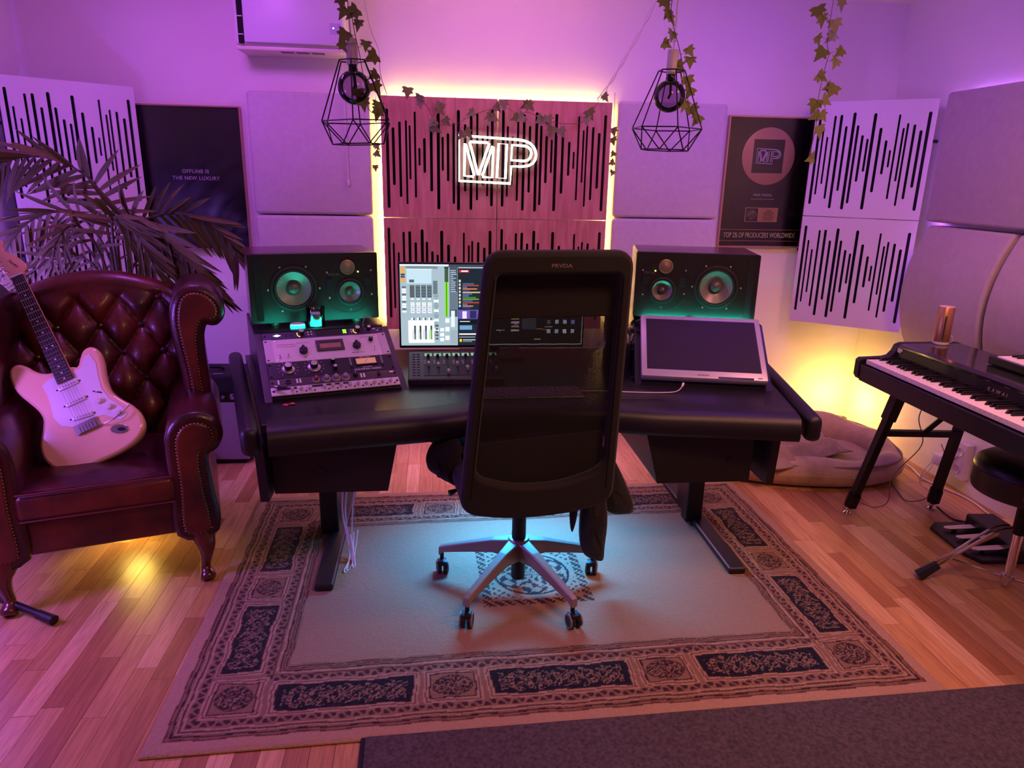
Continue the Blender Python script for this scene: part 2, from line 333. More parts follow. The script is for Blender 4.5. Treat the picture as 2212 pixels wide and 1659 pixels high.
def wood_mat(name,c1,c2,sc=(3,1,22),rough=.45):
    m=mat(name,c1,rough); N=m.node_tree.nodes; L=m.node_tree.links; b=N['Principled BSDF']
    tc=N.new('ShaderNodeTexCoord'); mp=N.new('ShaderNodeMapping'); mp.inputs['Scale'].default_value=sc; L.new(tc.outputs['Object'],mp.inputs[0])
    oi=N.new('ShaderNodeObjectInfo'); ad=N.new('ShaderNodeVectorMath'); ad.operation='ADD'; L.new(mp.outputs[0],ad.inputs[0]); ms=N.new('ShaderNodeMath'); ms.operation='MULTIPLY'; ms.inputs[1].default_value=20; L.new(oi.outputs['Random'],ms.inputs[0]); L.new(ms.outputs[0],ad.inputs[1])
    n=N.new('ShaderNodeTexNoise'); n.inputs['Scale'].default_value=2.2; n.inputs['Detail'].default_value=7; n.inputs['Distortion'].default_value=.9; L.new(ad.outputs[0],n.inputs[0])
    cr=N.new('ShaderNodeValToRGB'); cr.color_ramp.elements[0].position=.35; cr.color_ramp.elements[1].position=.65; cr.color_ramp.elements[0].color=(*hexc(c2),1); cr.color_ramp.elements[1].color=(*hexc(c1),1); L.new(n.outputs[0],cr.inputs[0]); L.new(cr.outputs[0],b.inputs['Base Color'])
wood_mat('panel_wood','d29586','bb7b6c',(14,1.6,1))
def slot_panel(mesh,label,group,loc,rz,w,h,face):
    t=thing('slotted_panel',label,'acoustic panel',loc,rz,group)
    place('slotted_face',mesh,face,t,rot=UPRIGHT,loc=(0,-.012,0))
    MB().box((0,.020,0),(w-.012,.034,h-.012)).build('backing','slot_dark',t)
    if rz:
        Ri=Matrix.Rotation(-rz,3,'Z'); P0=Vector(loc); c_=math.cos(rz); s_=math.sin(rz); sx=1 if loc[0]>0 else -1
        for e,tx,ty in ((-sx*.24,None,4.13),(sx*.24,(2.66 if sx>0 else -2.06),None)):
            q=P0+Matrix.Rotation(rz,3,'Z')@Vector((e,.035,.1)); r_=Vector((q.x if tx is None else tx,q.y if ty is None else ty,q.z)); MB().tube([Ri@(q-P0),Ri@(r_-P0)],.008,6).build('wall_bracket','black_metal',t)
    return t
wA=slot_plate('slotA',.617,.619,.012); wB=slot_plate('slotB',.617,.619,.012,True)
G='wooden slotted panels behind the monitor'
slot_panel(wB,'upper left brown wood panel with rounded slots behind the neon sign',G,(.042,4.045,1.575),0,.617,.619,'panel_wood')
slot_panel(wA,'upper right brown wood panel with rounded slots behind the neon sign',G,(.664,4.045,1.575),0,.617,.619,'panel_wood')
slot_panel(wA,'lower left brown wood slotted panel behind the lit monitor',G,(.042,4.045,.953),0,.617,.619,'panel_wood')
slot_panel(wA,'lower right brown wood slotted panel mostly hidden by the chair back',G,(.664,4.045,.953),0,.617,.619,'panel_wood')
ww=.585; sA=slot_plate('slotW',ww,.607,.010)
th=math.atan2(3.645-4.0,2.59-2.13); cx,cy=2.36,3.822
G='white slotted panels across the corners'
slot_panel(sA,'upper white slotted panel across the right corner beside the framed award',G,(cx,cy,1.615),th,ww,.607,'white_board')
slot_panel(sA,'lower white slotted panel across the right corner above the yellow glow',G,(cx,cy,1.003),th,ww,.607,'white_board')
th2=math.atan2(4.075-3.69,-1.515+1.955)
slot_panel(sA,'upper white slotted panel across the left corner behind the palm',G,(-1.735,3.882,1.585),th2,ww,.607,'white_board')
slot_panel(sA,'lower white slotted panel across the left corner behind the armchair',G,(-1.735,3.882,.973),th2,ww,.607,'white_board')

# ================================================================ FABRIC ABSORBERS
def absorber(label,group,loc,d,m,rz=0):
    o=MB().rbox((0,0,0),d,.018,3).build('fabric_absorber',m,None,40,loc,(0,0,rz)); return tag(o,label,'acoustic panel',group)
G='pale fabric absorbers on the back wall'
absorber('upper pale fabric absorber between the dark poster and the wood panels',G,(-.634,4.085,1.582),(.628,.085,.617),'cream_fabric')
absorber('lower pale fabric absorber behind the left loudspeaker',G,(-.634,4.085,.958),(.628,.085,.617),'cream_fabric')
absorber('upper pale fabric absorber between the wood panels and the framed award',G,(1.322,4.085,1.590),(.622,.085,.617),'cream_fabric')
absorber('lower pale fabric absorber behind the right loudspeaker',G,(1.322,4.085,.967),(.622,.085,.617),'cream_fabric')
G='grey fabric absorbers on the right wall'
absorber('flat grey fabric absorber high on the right wall above the piano',G,(2.605,3.21,1.625),(.08,.70,.63),'wall_foam')
def bowed(label,y0,y1):
    n=13; b=MB(); sec=[]
    for i in range(n):
        t=i/(n-1); z=.66+.632*t; off=.085*math.sin(PI*min(1,t*1.02))**.8+.02*(1-t); sec.append((2.645-.045-off,z))
    poly=[(x+.055,z) for x,z in sec][::-1]+[(x-.03,z) for x,z in sec]
    b.prism(poly,y0,y1,'y'); o=b.build('fabric_absorber','wall_foam',None,35,bevel=.012); return tag(o,label,'acoustic panel',G)
bowed('bowed grey fabric absorber on the right wall behind the copper cylinder',2.955,3.53); bowed('bowed grey fabric absorber at the right edge behind the small keyboard',2.35,2.925)

# ================================================================ LED STRIPS
def strip(label,c,d,m,g):
    t=thing('led_strip',label,'led strip',c,0,g); MB().box((0,0,0),d).build('diffuser',m,t)
glow('led_yellow',(1,.62,.14),44); glow('led_violet',(.50,.14,1),26)
G='yellow led strips around the wood panels'
strip('glowing yellow led strip along the left edge of the wood panels',(-.268,4.095,1.26),(.010,.012,1.18),'led_yellow',G)
strip('glowing yellow led strip along the right edge of the wood panels',(.976,4.095,1.26),(.010,.012,1.18),'led_yellow',G)
strip('glowing yellow led strip along the top edge of the wood panels',(.353,4.095,1.872),(1.18,.012,.010),'led_yellow',G)
G='violet led strips behind the right wall absorbers'
strip('violet led strip behind the edge of the upper right wall absorber',(2.640,3.578,1.62),(.008,.010,.60),'led_violet',G)
strip('violet led strip along the top of the right wall absorber',(2.648,3.20,1.915),(.008,.6,.010),'led_violet',G)
strip('violet led strip behind the bowed absorber beside the white panels',(2.640,3.552,.98),(.008,.010,.60),'led_violet',G)

# ================================================================ POSTER + AWARD
def frame_bars(t,w,h,fw,fd,m):
    for nm,c,d in (('frame_bar',(0,0,h/2-fw/2),(w,fd,fw)),('frame_bar',(0,0,-h/2+fw/2),(w,fd,fw)),('frame_bar',(-w/2+fw/2,0,0),(fw,fd,h-2*fw)),('frame_bar',(w/2-fw/2,0,0),(fw,fd,h-2*fw))):
        MB().box(c,d).build(nm,m,t)
def txt(t,s,size,loc,m,rot=UPRIGHT,**k):
    me=text_mesh(s,size,**k); return place(k.pop('nm','lettering') if False else 'lettering',me,m,t,loc=loc,rot=rot)
mat('print_white','e6e0e0',.6); mat('poster_ink','14121c',.35,var=.55,vscale=6,stretch=(1,1,14),col2='05040a'); mat('copper_frame','c89880',.32,.6); mat('award_gold','d2a48c',.35,.35,var=.15,vscale=5); mat('award_black','0c0a0c',.25)
glass('frame_glass',(.97,.97,.97),rough=.22)
t=thing('framed_poster','dark poster in a thin copper frame with two lines of white lettering','poster',(-1.265,4.112,1.444)); w,h=.535,.742
frame_bars(t,w,h,.007,.022,'copper_frame'); MB().box((0,.002,0),(w-.012,.006,h-.012)).build('print','poster_ink',t); MB().box((0,-.006,0),(w-.014,.002,h-.014)).build('pane','frame_glass',t)
txt(t,'OFFLINE IS',.026,(.012,-.0025,.040),'print_white',spacing=1.12,bold=.0006); txt(t,'THE NEW LUXURY',.026,(.012,-.0025,.005),'print_white',spacing=1.12,bold=.0006)
t=thing('framed_award','framed gold record award with a band of white lettering','award',(1.927,4.112,1.482),0); w,h=.512,.732
frame_bars(t,w,h,.008,.022,'copper_frame'); MB().box((0,.004,0),(w-.014,.006,h-.014)).build('backboard','award_black',t); MB().box((0,-.008,0),(w-.014,.002,h-.014)).build('pane','frame_glass',t)
Rx=Matrix.Rotation(PI/2,4,'X')
MB().lathe([(.0,0),(.158,0),(.158,.002),(.152,.003),(0,.003)],48,Matrix.Translation((.0,.0005,.150))@Rx).build('gold_disc','award_gold',t,30)
MB().box((-.002,-.0035,.150),(.185,.001,.185)).build('disc_label','award_black',t)
def mp_logo(scale,r,m,parent,loc,rot=(0,0,0),close=True):
    # outlined MP monogram in xz plane
    L=NEON; b=MB()
    for poly in L: b.tube([(x*scale,0,z*scale) for x,z in poly],r,6,closed=True)
    return b.build('emblem',m,parent,60,loc,rot)
def _n(pts): return [((x-1010)/725,-(y-467)/725) for x,y in pts]
def rnd(p): return p
NEON=[_n([(655,258),(1210,283)]+[(1265,292),(1310,310),(1345,340),(1366,378),(1373,415),(1366,455),(1345,487),(1305,510),(1245,520)]+[(1140,520),(1135,675),(655,660)]),
 _n([(706,328),(716,340),(795,608),(790,620),(703,614)]),_n([(755,311),(925,316),(932,322),(836,603),(830,603),(752,318)]),_n([(963,345),(970,352),(963,625),(872,620),(870,610)]),_n([(1020,320),(1096,324),(1088,631),(1007,626)]),
 _n([(1145,330),(1262,336),(1295,345),(1318,365),(1328,398),(1318,437),(1297,460),(1262,470),(1140,465)])]
mp_logo(.145,.0032,'print_white',t,(-.002,-.005,.150))
txt(t,'MIKE PARDA.',.019,(-.006,-.0005,-.066),'print_white',spacing=1.1); txt(t,'RECORD PRODUCER / MIXING ENGINEER',.0075,(-.006,-.0005,-.089),'print_white')
MB().box((-.003,-.001,-.178),(.200,.003,.082)).build('plaque','award_gold',t); MB().box((-.062,-.003,-.178),(.072,.002,.074)).build('plaque_picture','award_black',t)
MB().lathe([(0,0),(.030,0),(.030,.0015),(0,.002)],24,Matrix.Translation((-.062,-.0035,-.178))@Rx).build('plaque_globe',mat('globe_grey','8d8588',.5,var=.8,vscale=50),t)
for i,wd in enumerate((.03,.036,.06,.07,.055,.075,.066,.05)): MB().box((.040,-.003,-.149-i*.0082),(wd,.0006,.0028)).build('plaque_line','award_black',t)
for z in (-.264,-.329): MB().box((0,0,z),(w-.018,.002,.0035)).build('gold_rule','copper_frame',t)
txt(t,'TOP 2% OF PRODUCERS WORLDWIDE',.041,(0,-.0005,-.297),'print_white',sx=.62,bold=.0006)

# ================================================================ NEON SIGN
t=thing('neon_sign','glowing white neon sign of an outlined monogram on clear acrylic','neon sign',(.350,3.985,1.575))
glow('neon_white',(1,1,.93),5.5); glass('acrylic',(.93,.95,.95))
zs=.418
names=['outline_tube','letter_tube','letter_tube','letter_tube','letter_tube','letter_tube']
for nm,poly in zip(names,NEON):
    b=MB(); b.tube([(x*zs,0,z*zs) for x,z in poly],.0064,8,closed=True); b.build(nm,'neon_white',t,60)
ol=[(x*zs,z*zs) for x,z in _n([(630,228),(1220,245),(1330,285),(1405,370),(1410,440),(1370,520),(1280,560),(1178,562),(1172,700),(1140,720),(640,705),(625,690)])]
place('acrylic_back',plate('acrylic_back',ol,[],.004),'acrylic',t,loc=(0,.014,0),rot=UPRIGHT)
for x,z in ((-.20,.12),(.08,-.13),(-.07,-.13),(.2,.08)):
    MB().lathe([(.005,0),(.005,.022),(.003,.024),(0,.024)],12,Matrix.Translation((x,.0355,z))@Rx).build('standoff','chrome',t,30)

# ================================================================ AIR CONDITIONER
t=thing('air_conditioner','white wall mounted air unit with a dark side vent above the absorber','air conditioner',(-.68,4.13,2.05))
x0,x1=-.272,.262
MB().rbox((-.005,-.105,.235),(.53,.21,.40),.012,2).build('housing','white_plastic',t,40)
MB().rbox((.018,-.222,.243),(.475,.022,.398),.008,2).build('front_panel',mat('ac_panel','d4cfe0',.38),t,40)
MB().box((-.236,-.213,.225),(.024,.02,.37)).build('side_vent','slot_dark',t)
for z in (.08,.16,.24,.32): MB().box((-.236,-.222,z),(.024,.006,.004)).build('vent_bar','white_plastic',t)
MB().rbox((0,-.10,.025),(.535,.20,.022),.008,2).build('bottom_tray',mat('ac_tray','e4dccf',.4),t,40)
for i in range(3): MB().box((-.03+i*.075,-.16,.0135),(.062,.05,.002)).build('outlet_slot','grey_cable',t)
MB().box((.218,-.2335,.118),(.05,.002,.05)).build('display_window',mat('ac_disp','b9b0d8',.15),t); MB().lathe([(0,0),(.003,0),(.003,.001),(0,.001)],10,Matrix.Translation((.208,-.2345,.12))@Rx).build('status_light',glow('white_led',(1,1,1),6),t)
t=thing('pull_cord','thin white pull cord with a small tassel hanging from the air unit','cord',(-.452,4.03,2.06))
MB().tube([(0,0,0),(.002,0,-.3),(.006,.0,-.60)],.0024,6).build('cord','white_cable',t); MB().lathe([(.002,0),(.006,-.006),(.006,-.030),(0,-.032)],10,Matrix.Translation((.006,0,-.60))).build('tassel','white_plastic',t,30)
# ================================================================ STUDIO DESK
DESK=Vector((.37,2.75,0))
desk=thing('studio_desk','black curved studio desk with padded front edge and two raised wings','desk',DESK)
def dpart(b,name,m,**k): o=b.build(name,m,desk,**k); o.location=-DESK; return o
mat('desk_laminate','17141b',.30,bump=.03,bscale=400); mat('desk_vinyl','141116',.42,bump=.12,bscale=500); mat('desk_panel','15110f',.55); mat('desk_leg','121116',.4)
ZT=.685
TL,TR=RAD(17),RAD(-12.5); OL,OR=Vector((-.614,2.542,0)),Vector((.819,2.725,0))
def wing(O,th,u,v,z): return Vector((O.x+u*math.cos(th)-v*math.sin(th),O.y+u*math.sin(th)+v*math.cos(th),z))
top=[(-.575,2.30),(-.25,2.375),(.07,2.445),(.37,2.47),(.72,2.45),(1.02,2.405),(1.325,2.345),(1.53,3.27),(1.1,3.36),(-.45,3.36),(-.86,3.27)]
dpart(MB().prism(top,ZT-.03,ZT,'z'),'desktop','desk_laminate',bevel=.003)
# padded front roll: rounded profile swept along the front edge
fr=smoothpath([(-.548,2.262,0),(-.28,2.322,0),(-.02,2.372,0),(.14,2.43,0),(.37,2.452,0),(.62,2.436,0),(.80,2.388,0),(1.02,2.350,0),(1.295,2.296,0)],5)
prof=[(-.075,-.055),(-.068,-.072),(-.05,-.078),(.05,-.078),(.06,-.07),(.06,.010),(.05,.016),(-.03,.016),(-.058,.008),(-.072,-.012)]
def sweep(path,prof,z):
    n=len(prof); vs=[];fs=[]
    for i,p in enumerate(path):
        a=path[max(i-1,0)]; c=path[min(i+1,len(path)-1)]; t=(c-a).normalized(); nrm=Vector((-t.y,t.x,0))
        for q in prof: vs.append(Vector(p)+nrm*q[0]+Vector((0,0,z+q[1])))
    for i in range(len(path)-1):
        for k in range(n): fs.append((i*n+k,i*n+(k+1)%n,(i+1)*n+(k+1)%n,(i+1)*n+k))
    fs.append(tuple(range(n))[::-1]); fs.append(tuple((len(path)-1)*n+k for k in range(n)))
    b=MB(); b.add(vs,fs); return b
dpart(sweep(fr,prof,ZT),'padded_front','desk_vinyl',smooth=50)
# padded side rails
for (a,c,s) in ((Vector((-.588,2.205,0)),Vector((-.905,3.27,0)),-1),(Vector((1.335,2.232,0)),Vector((1.555,3.27,0)),1)):
    d=(c-a); L=d.length; ang=math.atan2(-d.x,d.y); mid=(a+c)/2+Vector((0,0,ZT-.030))
    dpart(MB().rbox(mid,(.058,L,.098),.024,3,rot=(0,0,ang)),'side_rail','desk_vinyl',smooth=50)
dpart(MB().prism([(2.30,ZT-.07),(2.33,.392),(3.0,.392),(3.2,ZT-.07)],-.605,-.575,'x'),'side_plate','desk_panel')
dpart(MB().prism([(2.34,ZT-.07),(2.36,.392),(3.0,.392),(3.2,ZT-.07)],1.245,1.275,'x'),'side_plate','desk_panel')
for xs,lk in (([-.57,-.125,-.170,-.565],-.40),([.765,1.19,1.185,.826],1.10)):
    b=MB(); zz=[.625,.625,.400,.400]; b.prism(list(zip(xs,zz)),2.375,2.95,'y'); dpart(b,'pedestal_box','desk_panel',bevel=.002)
    dpart(MB().lathe([(.010,0),(.010,.004),(.006,.006),(0,.006)],16,Matrix.Translation((lk,2.375,.49))@Matrix.Rotation(PI/2,4,'X')),'lock','black_plastic')
dpart(MB().prism([(-.17,.62),(.84,.62),(.84,.40),(.70,.335),(.66,.325),(.06,.325),(.02,.335),(-.17,.41)],2.98,3.01,'y'),'modesty_panel','desk_leg')
for x in (-.445,1.145):
    dpart(MB().rbox((x,2.80,.305),(.075,.062,.56),.004,1),'leg_column','desk_leg'); dpart(MB().rbox((x+.012,2.90,.305),(.05,.13,.56),.004,1),'column_sleeve','desk_leg')
    dpart(MB().rbox((x+.03,2.785,.026),(.068,.86,.028),.005,1),'foot_bar','desk_leg')
def wing_housing(O,th,w,vt,zt,vs_end):
    for u in (0,w-.026):
        b=MB(); poly=[(0,ZT),(vt,zt),(vs_end,zt),(vs_end,ZT)]; n=len(poly)
        b.add([wing(O,th,u,*p) for p in poly]+[wing(O,th,u+.026,*p) for p in poly],[tuple(range(n)),tuple(range(2*n-1,n-1,-1))]+[(i,(i+1)%n,(i+1)%n+n,i+n) for i in range(n)])
        dpart(b,'wing_cheek','desk_laminate')
    def wb(u0,u1,v0,v1,z0,z1,nm,m='desk_laminate'):
        b=MB(); b.box((0,0,0),(u1-u0,v1-v0,z1-z0)); b.v=[tuple(Matrix.Rotation(th,3,'Z')@Vector(p)+wing(O,th,(u0+u1)/2,(v0+v1)/2,(z0+z1)/2)) for p in b.v]; dpart(b,nm,m)
    wb(0,w,vt,vs_end,zt-.016,zt+.0,'speaker_shelf'); wb(.026,w-.026,*((vt-.022,vt+.008) if O is OL else (vt-.045,vt-.014)),zt-.016,zt+.010,'shelf_lip','desk_vinyl'); wb(.026,w-.026,vs_end-.02,vs_end,ZT,zt-.016,'wing_back','matte_black')
    wb(.026,w-.026,.0,.014,ZT,ZT+.012,'front_lip')
wing_housing(OL,TL,.535,.325,.872,.80); wing_housing(OR,TR,.548,.30,.892,.70)

# ================================================================ RACK UNITS
AL=math.atan2(.872-ZT-.006,.300); U=.0425
G='rack units in the left desk wing'
def rack(label,y0,nU,face,rough=.4,mt=0,name='rack_unit'):
    h=nU*U-.001; c=wing(OL,TL,.2675,.016+(y0+nU*U/2)*math.cos(AL),ZT+.016+(y0+nU*U/2)*math.sin(AL))
    t=thing(name,label,'audio equipment',c,group=G,rot=(AL,0,TL)); MB().rbox((0,0,0),(.4826,h,.006),.0012,1).build('faceplate',face,t)
    MB().box((0,0,-.025),(.43,h-.004,.044)).build('chassis','black_metal',t)
    for sx in (-1,1):
        for sy in ((-1,1) if nU>1 else (0,)):
            MB().lathe([(.0045,0),(.0045,.002),(.002,.0025),(0,.0025)],10,Matrix.Translation((sx*.232,sy*(h/2-.012),.003))).build('rack_screw','black_metal',t,30)
    return t
def knob(t,x,y,r,hgt,m,top=None,skirt=None,nm='knob',point=True):
    o=MB().lathe([(r*1.02,0),(r,hgt*.9),(r*.92,hgt),(0,hgt)],18).build(nm,m,t,40,(x,y,.003))
    if top: MB().lathe([(0,0),(r*.86,0),(r*.86,.0006),(0,.0006)],18).build('knob_cap',top,o,30,(0,0,hgt))
    if skirt: MB().lathe([(r*1.75,0),(r*1.5,.002),(r,.004)],20).build('knob_skirt',skirt,o,40)
    if point and not top: MB().box((0,r*.5,hgt),(r*.18,r*.8,.0008)).build('pointer','print_white',o)
    return o
def bxp(t,x,y,w,h,d,nm,m): return MB().rbox((0,0,d/2),(w,h,d),min(w,h,d)*.15,1).build(nm,m,t,loc=(x,y,.003))
def toggle(t,x,y): 
    o=MB().lathe([(.005,0),(.005,.002),(.003,.003),(0,.003)],10).build('toggle_switch','chrome',t,30,(x,y,.003)); MB().tube([(0,0,.003),(0,.004,.012)],[.0013,.0018],8).build('toggle_lever','chrome',o,30)
def rtxt(t,s,size,x,y,m,**k): return place('lettering',text_mesh(s,size,ext=.0002,**k),m,t,loc=(x,y,.0032))
nx=lambda f:(f-.5)*.4826
mat('face_silver','c9c2c4',.42,.35); mat('face_dark','221e2b',.4,.3); mat('face_black','0e0d10',.4,.2); mat('face_grey','423a42',.4,.3); mat('face_violet','3d3550',.4,.3); mat('knob_red','7a1f22',.4); mat('knob_grey','7d7478',.4); mat('cap_alu','d0cad0',.25,.9); mat('meter_cream','d8b07c',.5,emit='d8a070',estr=.25); mat('red_print','b04a58',.6); mat('dark_print','2b2226',.6)
# bottom: silver 1U with a row of pale knobs
t=rack('silver rack unit with a row of pale knobs, lowest in the left wing',0,1,'face_silver')
for f in (.155,.225,.29,.40,.465,.53,.60,.665,.73,.795,.86,.925): knob(t,nx(f),-.001,.0068,.015,'white_plastic',top='cap_alu'); bxp(t,nx(f)+.016,-.010,.006,.006,.002,'push_button','face_black')
bxp(t,nx(.12),.010,.07,.012,.0012,'scale_plate','face_black'); bxp(t,nx(.36),.011,.05,.010,.0012,'scale_plate','face_black'); bxp(t,nx(.50),.012,.10,.008,.0012,'scale_plate','face_black')
# dark preamp
t=rack('dark grey rack unit with red knob and white push buttons in the left wing',U,1,'face_grey')
for f in (.065,.205,.228,.705,.728): bxp(t,nx(f),.0,.0062,.022,.003,'push_button','white_plastic')
MB().lathe([(.011,0),(.011,.003),(.007,.004),(.007,.001),(0,.001)],18).build('input_jack','black_plastic',t,30,(nx(.135),0,.003))
knob(t,nx(.35),0,.0085,.016,'knob_red',skirt='knob_grey')
for f in (.43,.505,.58): knob(t,nx(f),0,.010,.016,'knob_grey',skirt='knob_grey')
knob(t,nx(.66),.004,.009,.016,'black_plastic'); bxp(t,nx(.85),.0,.008,.02,.012,'rocker_switch','black_plastic'); bxp(t,nx(.955),.006,.016,.008,.003,'push_button','white_plastic')
for i in range(11): MB().box((nx(.77+.016*i),.013,.0033),(.0022,.0022,.001)).build('indicator',glow('dim_led',(.5,.2,.15),.5),t)
# black limiter
t=rack('black compressor with two large knobs and a lit cream meter',2*U,2,'face_dark')
for f in (.155,.355): knob(t,nx(f),.006,.0145,.022,'black_plastic',top='cap_alu',skirt='steel')
for f in (.155,.355):
    for a in range(-140,141,28): MB().box((nx(f)+.036*math.sin(RAD(a)),.006+.036*math.cos(RAD(a)),.0033),(.006,.0012,.0006),rot=(0,0,RAD(90-a))).build('tick_mark','print_white',t)
knob(t,nx(.51),.024,.0085,.018,'black_plastic',top='cap_alu'); knob(t,nx(.515),-.014,.0085,.018,'black_plastic',top='cap_alu')
for f in (.648,.905):
    for i in range(4): bxp(t,nx(f),.028-i*.0135,.0075,.0115,.004,'push_button','knob_grey' if i<3 else 'black_plastic')
bxp(t,nx(.775),.012,.090,.040,.004,'meter_bezel','black_plastic'); bxp(t,nx(.775),.012,.078,.030,.005,'meter_face','meter_cream'); MB().box((nx(.775),.010,.0085),(.0012,.026,.0005),rot=(0,0,-.6)).build('meter_needle','dark_print',t)
rtxt(t,'UREI 1176LN',.008,nx(.775),.037,'print_white'); rtxt(t,'PEAK LIMITER',.006,nx(.775),-.018,'print_white'); rtxt(t,'UNIVERSAL AUDIO',.012,nx(.775),-.029,'print_white',spacing=1.05)
# silver leveler
t=rack('pale silver compressor with grey meter window and two black pointer knobs',4*U,3,'face_silver')
for sx in (-1,1): bxp(t,sx*.2255,0,.031,.125,.002,'rack_ear',mat('ear_grey','b5adb4',.45,.3))
for f,y in ((.30,-.012),(.735,-.004)):
    knob(t,nx(f),y,.016,.014,'black_plastic'); bxp(t,nx(f),y,.010,.036,.020,'knob_grip','black_plastic')
    for a in range(-150,151,30): MB().lathe([(0,0),(.0014,0),(0,.0004)],6).build('tick_mark','dark_print',t,loc=(nx(f)+.029*math.sin(RAD(a)),y+.029*math.cos(RAD(a)),.003))
knob(t,nx(.865),.026,.009,.014,'black_plastic'); bxp(t,nx(.52),.010,.108,.060,.006,'meter_bezel',mat('bezel_violet','3b3340',.4)); bxp(t,nx(.52),.010,.082,.036,.0068,'meter_face',mat('meter_dim','8a5f50',.4,emit='8a5040',estr=.1)); MB().box((nx(.52),.024,.0104),(.080,.012,.0006)).build('meter_shade','dark_print',t)
toggle(t,nx(.11),-.040); toggle(t,nx(.175),-.036); toggle(t,nx(.875),-.026)
rtxt(t,'TELETRONIX',.011,nx(.165),.030,'red_print',spacing=1.05); 
for x0,x1,y in ((.10,.235,.019),(.26,.36,.036)): MB().box((nx((x0+x1)/2),y,.0033),((x1-x0)*.4826,.0011,.0005)).build('rule_line','red_print',t)
MB().box((nx(.248),.0275,.0033),(.0011,.0195,.0005),rot=(0,0,-.65)).build('rule_line','red_print',t)
rtxt(t,'GAIN',.006,nx(.30),-.046,'dark_print'); rtxt(t,'PEAK REDUCTION',.006,nx(.735),-.040,'dark_print'); rtxt(t,'LEVELING AMPLIFIER',.005,nx(.83),.045,'dark_print')
for x in (-.195,.195):
    for y in (.052,-.052): MB().lathe([(.0035,0),(.0035,.0015),(0,.002)],8).build('cap_screw','chrome',t,30,(x,y,.003))
# interface
t=rack('violet grey interface with lit knobs and green level meters, top of the left wing',7*U,1,'face_violet')
rot45=MB(); rot45.box((0,0,0),(.016,.016,.001),rot=(0,0,PI/4)); o=rot45.build('emblem',glow('emblem_white',(.85,.85,1),1.6),t,loc=(nx(.115),.0,.0035)); o.scale=(1.35,.62,1)
glow('ring_amber',(1,.45,.1),3); glow('meter_green',(.25,1,.05),2.5)
for f in (.31,.775):
    knob(t,nx(f),.002,.011,.020,'black_plastic',top='cap_alu')
    MB().tube([(.0165*math.cos(RAD(a)),.0165*math.sin(RAD(a)),.0008) for a in range(150,260,10)],.0012,5).build('light_ring','ring_amber',t,loc=(nx(f),.002,.003))
for f in (.185,.225): MB().lathe([(.006,0),(.006,.001),(.004,.0015),(0,.0005)],12).build('input_jack','black_plastic',t,30,(nx(f),-.002,.003))
for f,y in ((.365,.009),(.365,-.005),(.392,.011),(.392,-.004),(.725,.008),(.725,-.005)): bxp(t,nx(f),y,.006,.006,.002,'push_button','white_plastic')
bxp(t,nx(.56),.001,.13,.030,.0012,'display','face_black')
for f in (.658,.674): bxp(t,nx(f),.001,.0058,.022,.002,'level_meter','meter_green')
knob(t,nx(.873),.004,.008,.018,'black_plastic',top='cap_alu'); toggle(t,nx(.918),.004); toggle(t,nx(.945),-.006)
t=thing('jack_plug','grey jack plug with a looped lead in the top rack unit','cable',wing(OL,TL,.423,.016+7.5*U*math.cos(AL),ZT+.020+7.5*U*math.sin(AL)),rot=(AL,0,TL))
MB().tube([(0,0,0),(0,.001,.028)],[.0052,.0045],10).build('plug','grey_cable',t,40); MB().tube(smoothpath([(0,.001,.027),(.004,.012,.050),(.02,.03,.055),(.037,.04,.035)],5),.003,7).build('lead','grey_cable',t,60)
t=thing('jack_adapter','small black plug with silver tip lying on the lowest rack unit','cable',wing(OL,TL,.062,.034,ZT+.040),rot=(AL,0,TL-.45))
MB().tube([(-.022,0,.006),(-.010,0,.006)],.0055,10).build('tip','chrome',t,40); MB().tube([(-.010,0,.006),(.024,-.002,.006)],[.006,.005],10).build('sleeve','black_plastic',t,40)

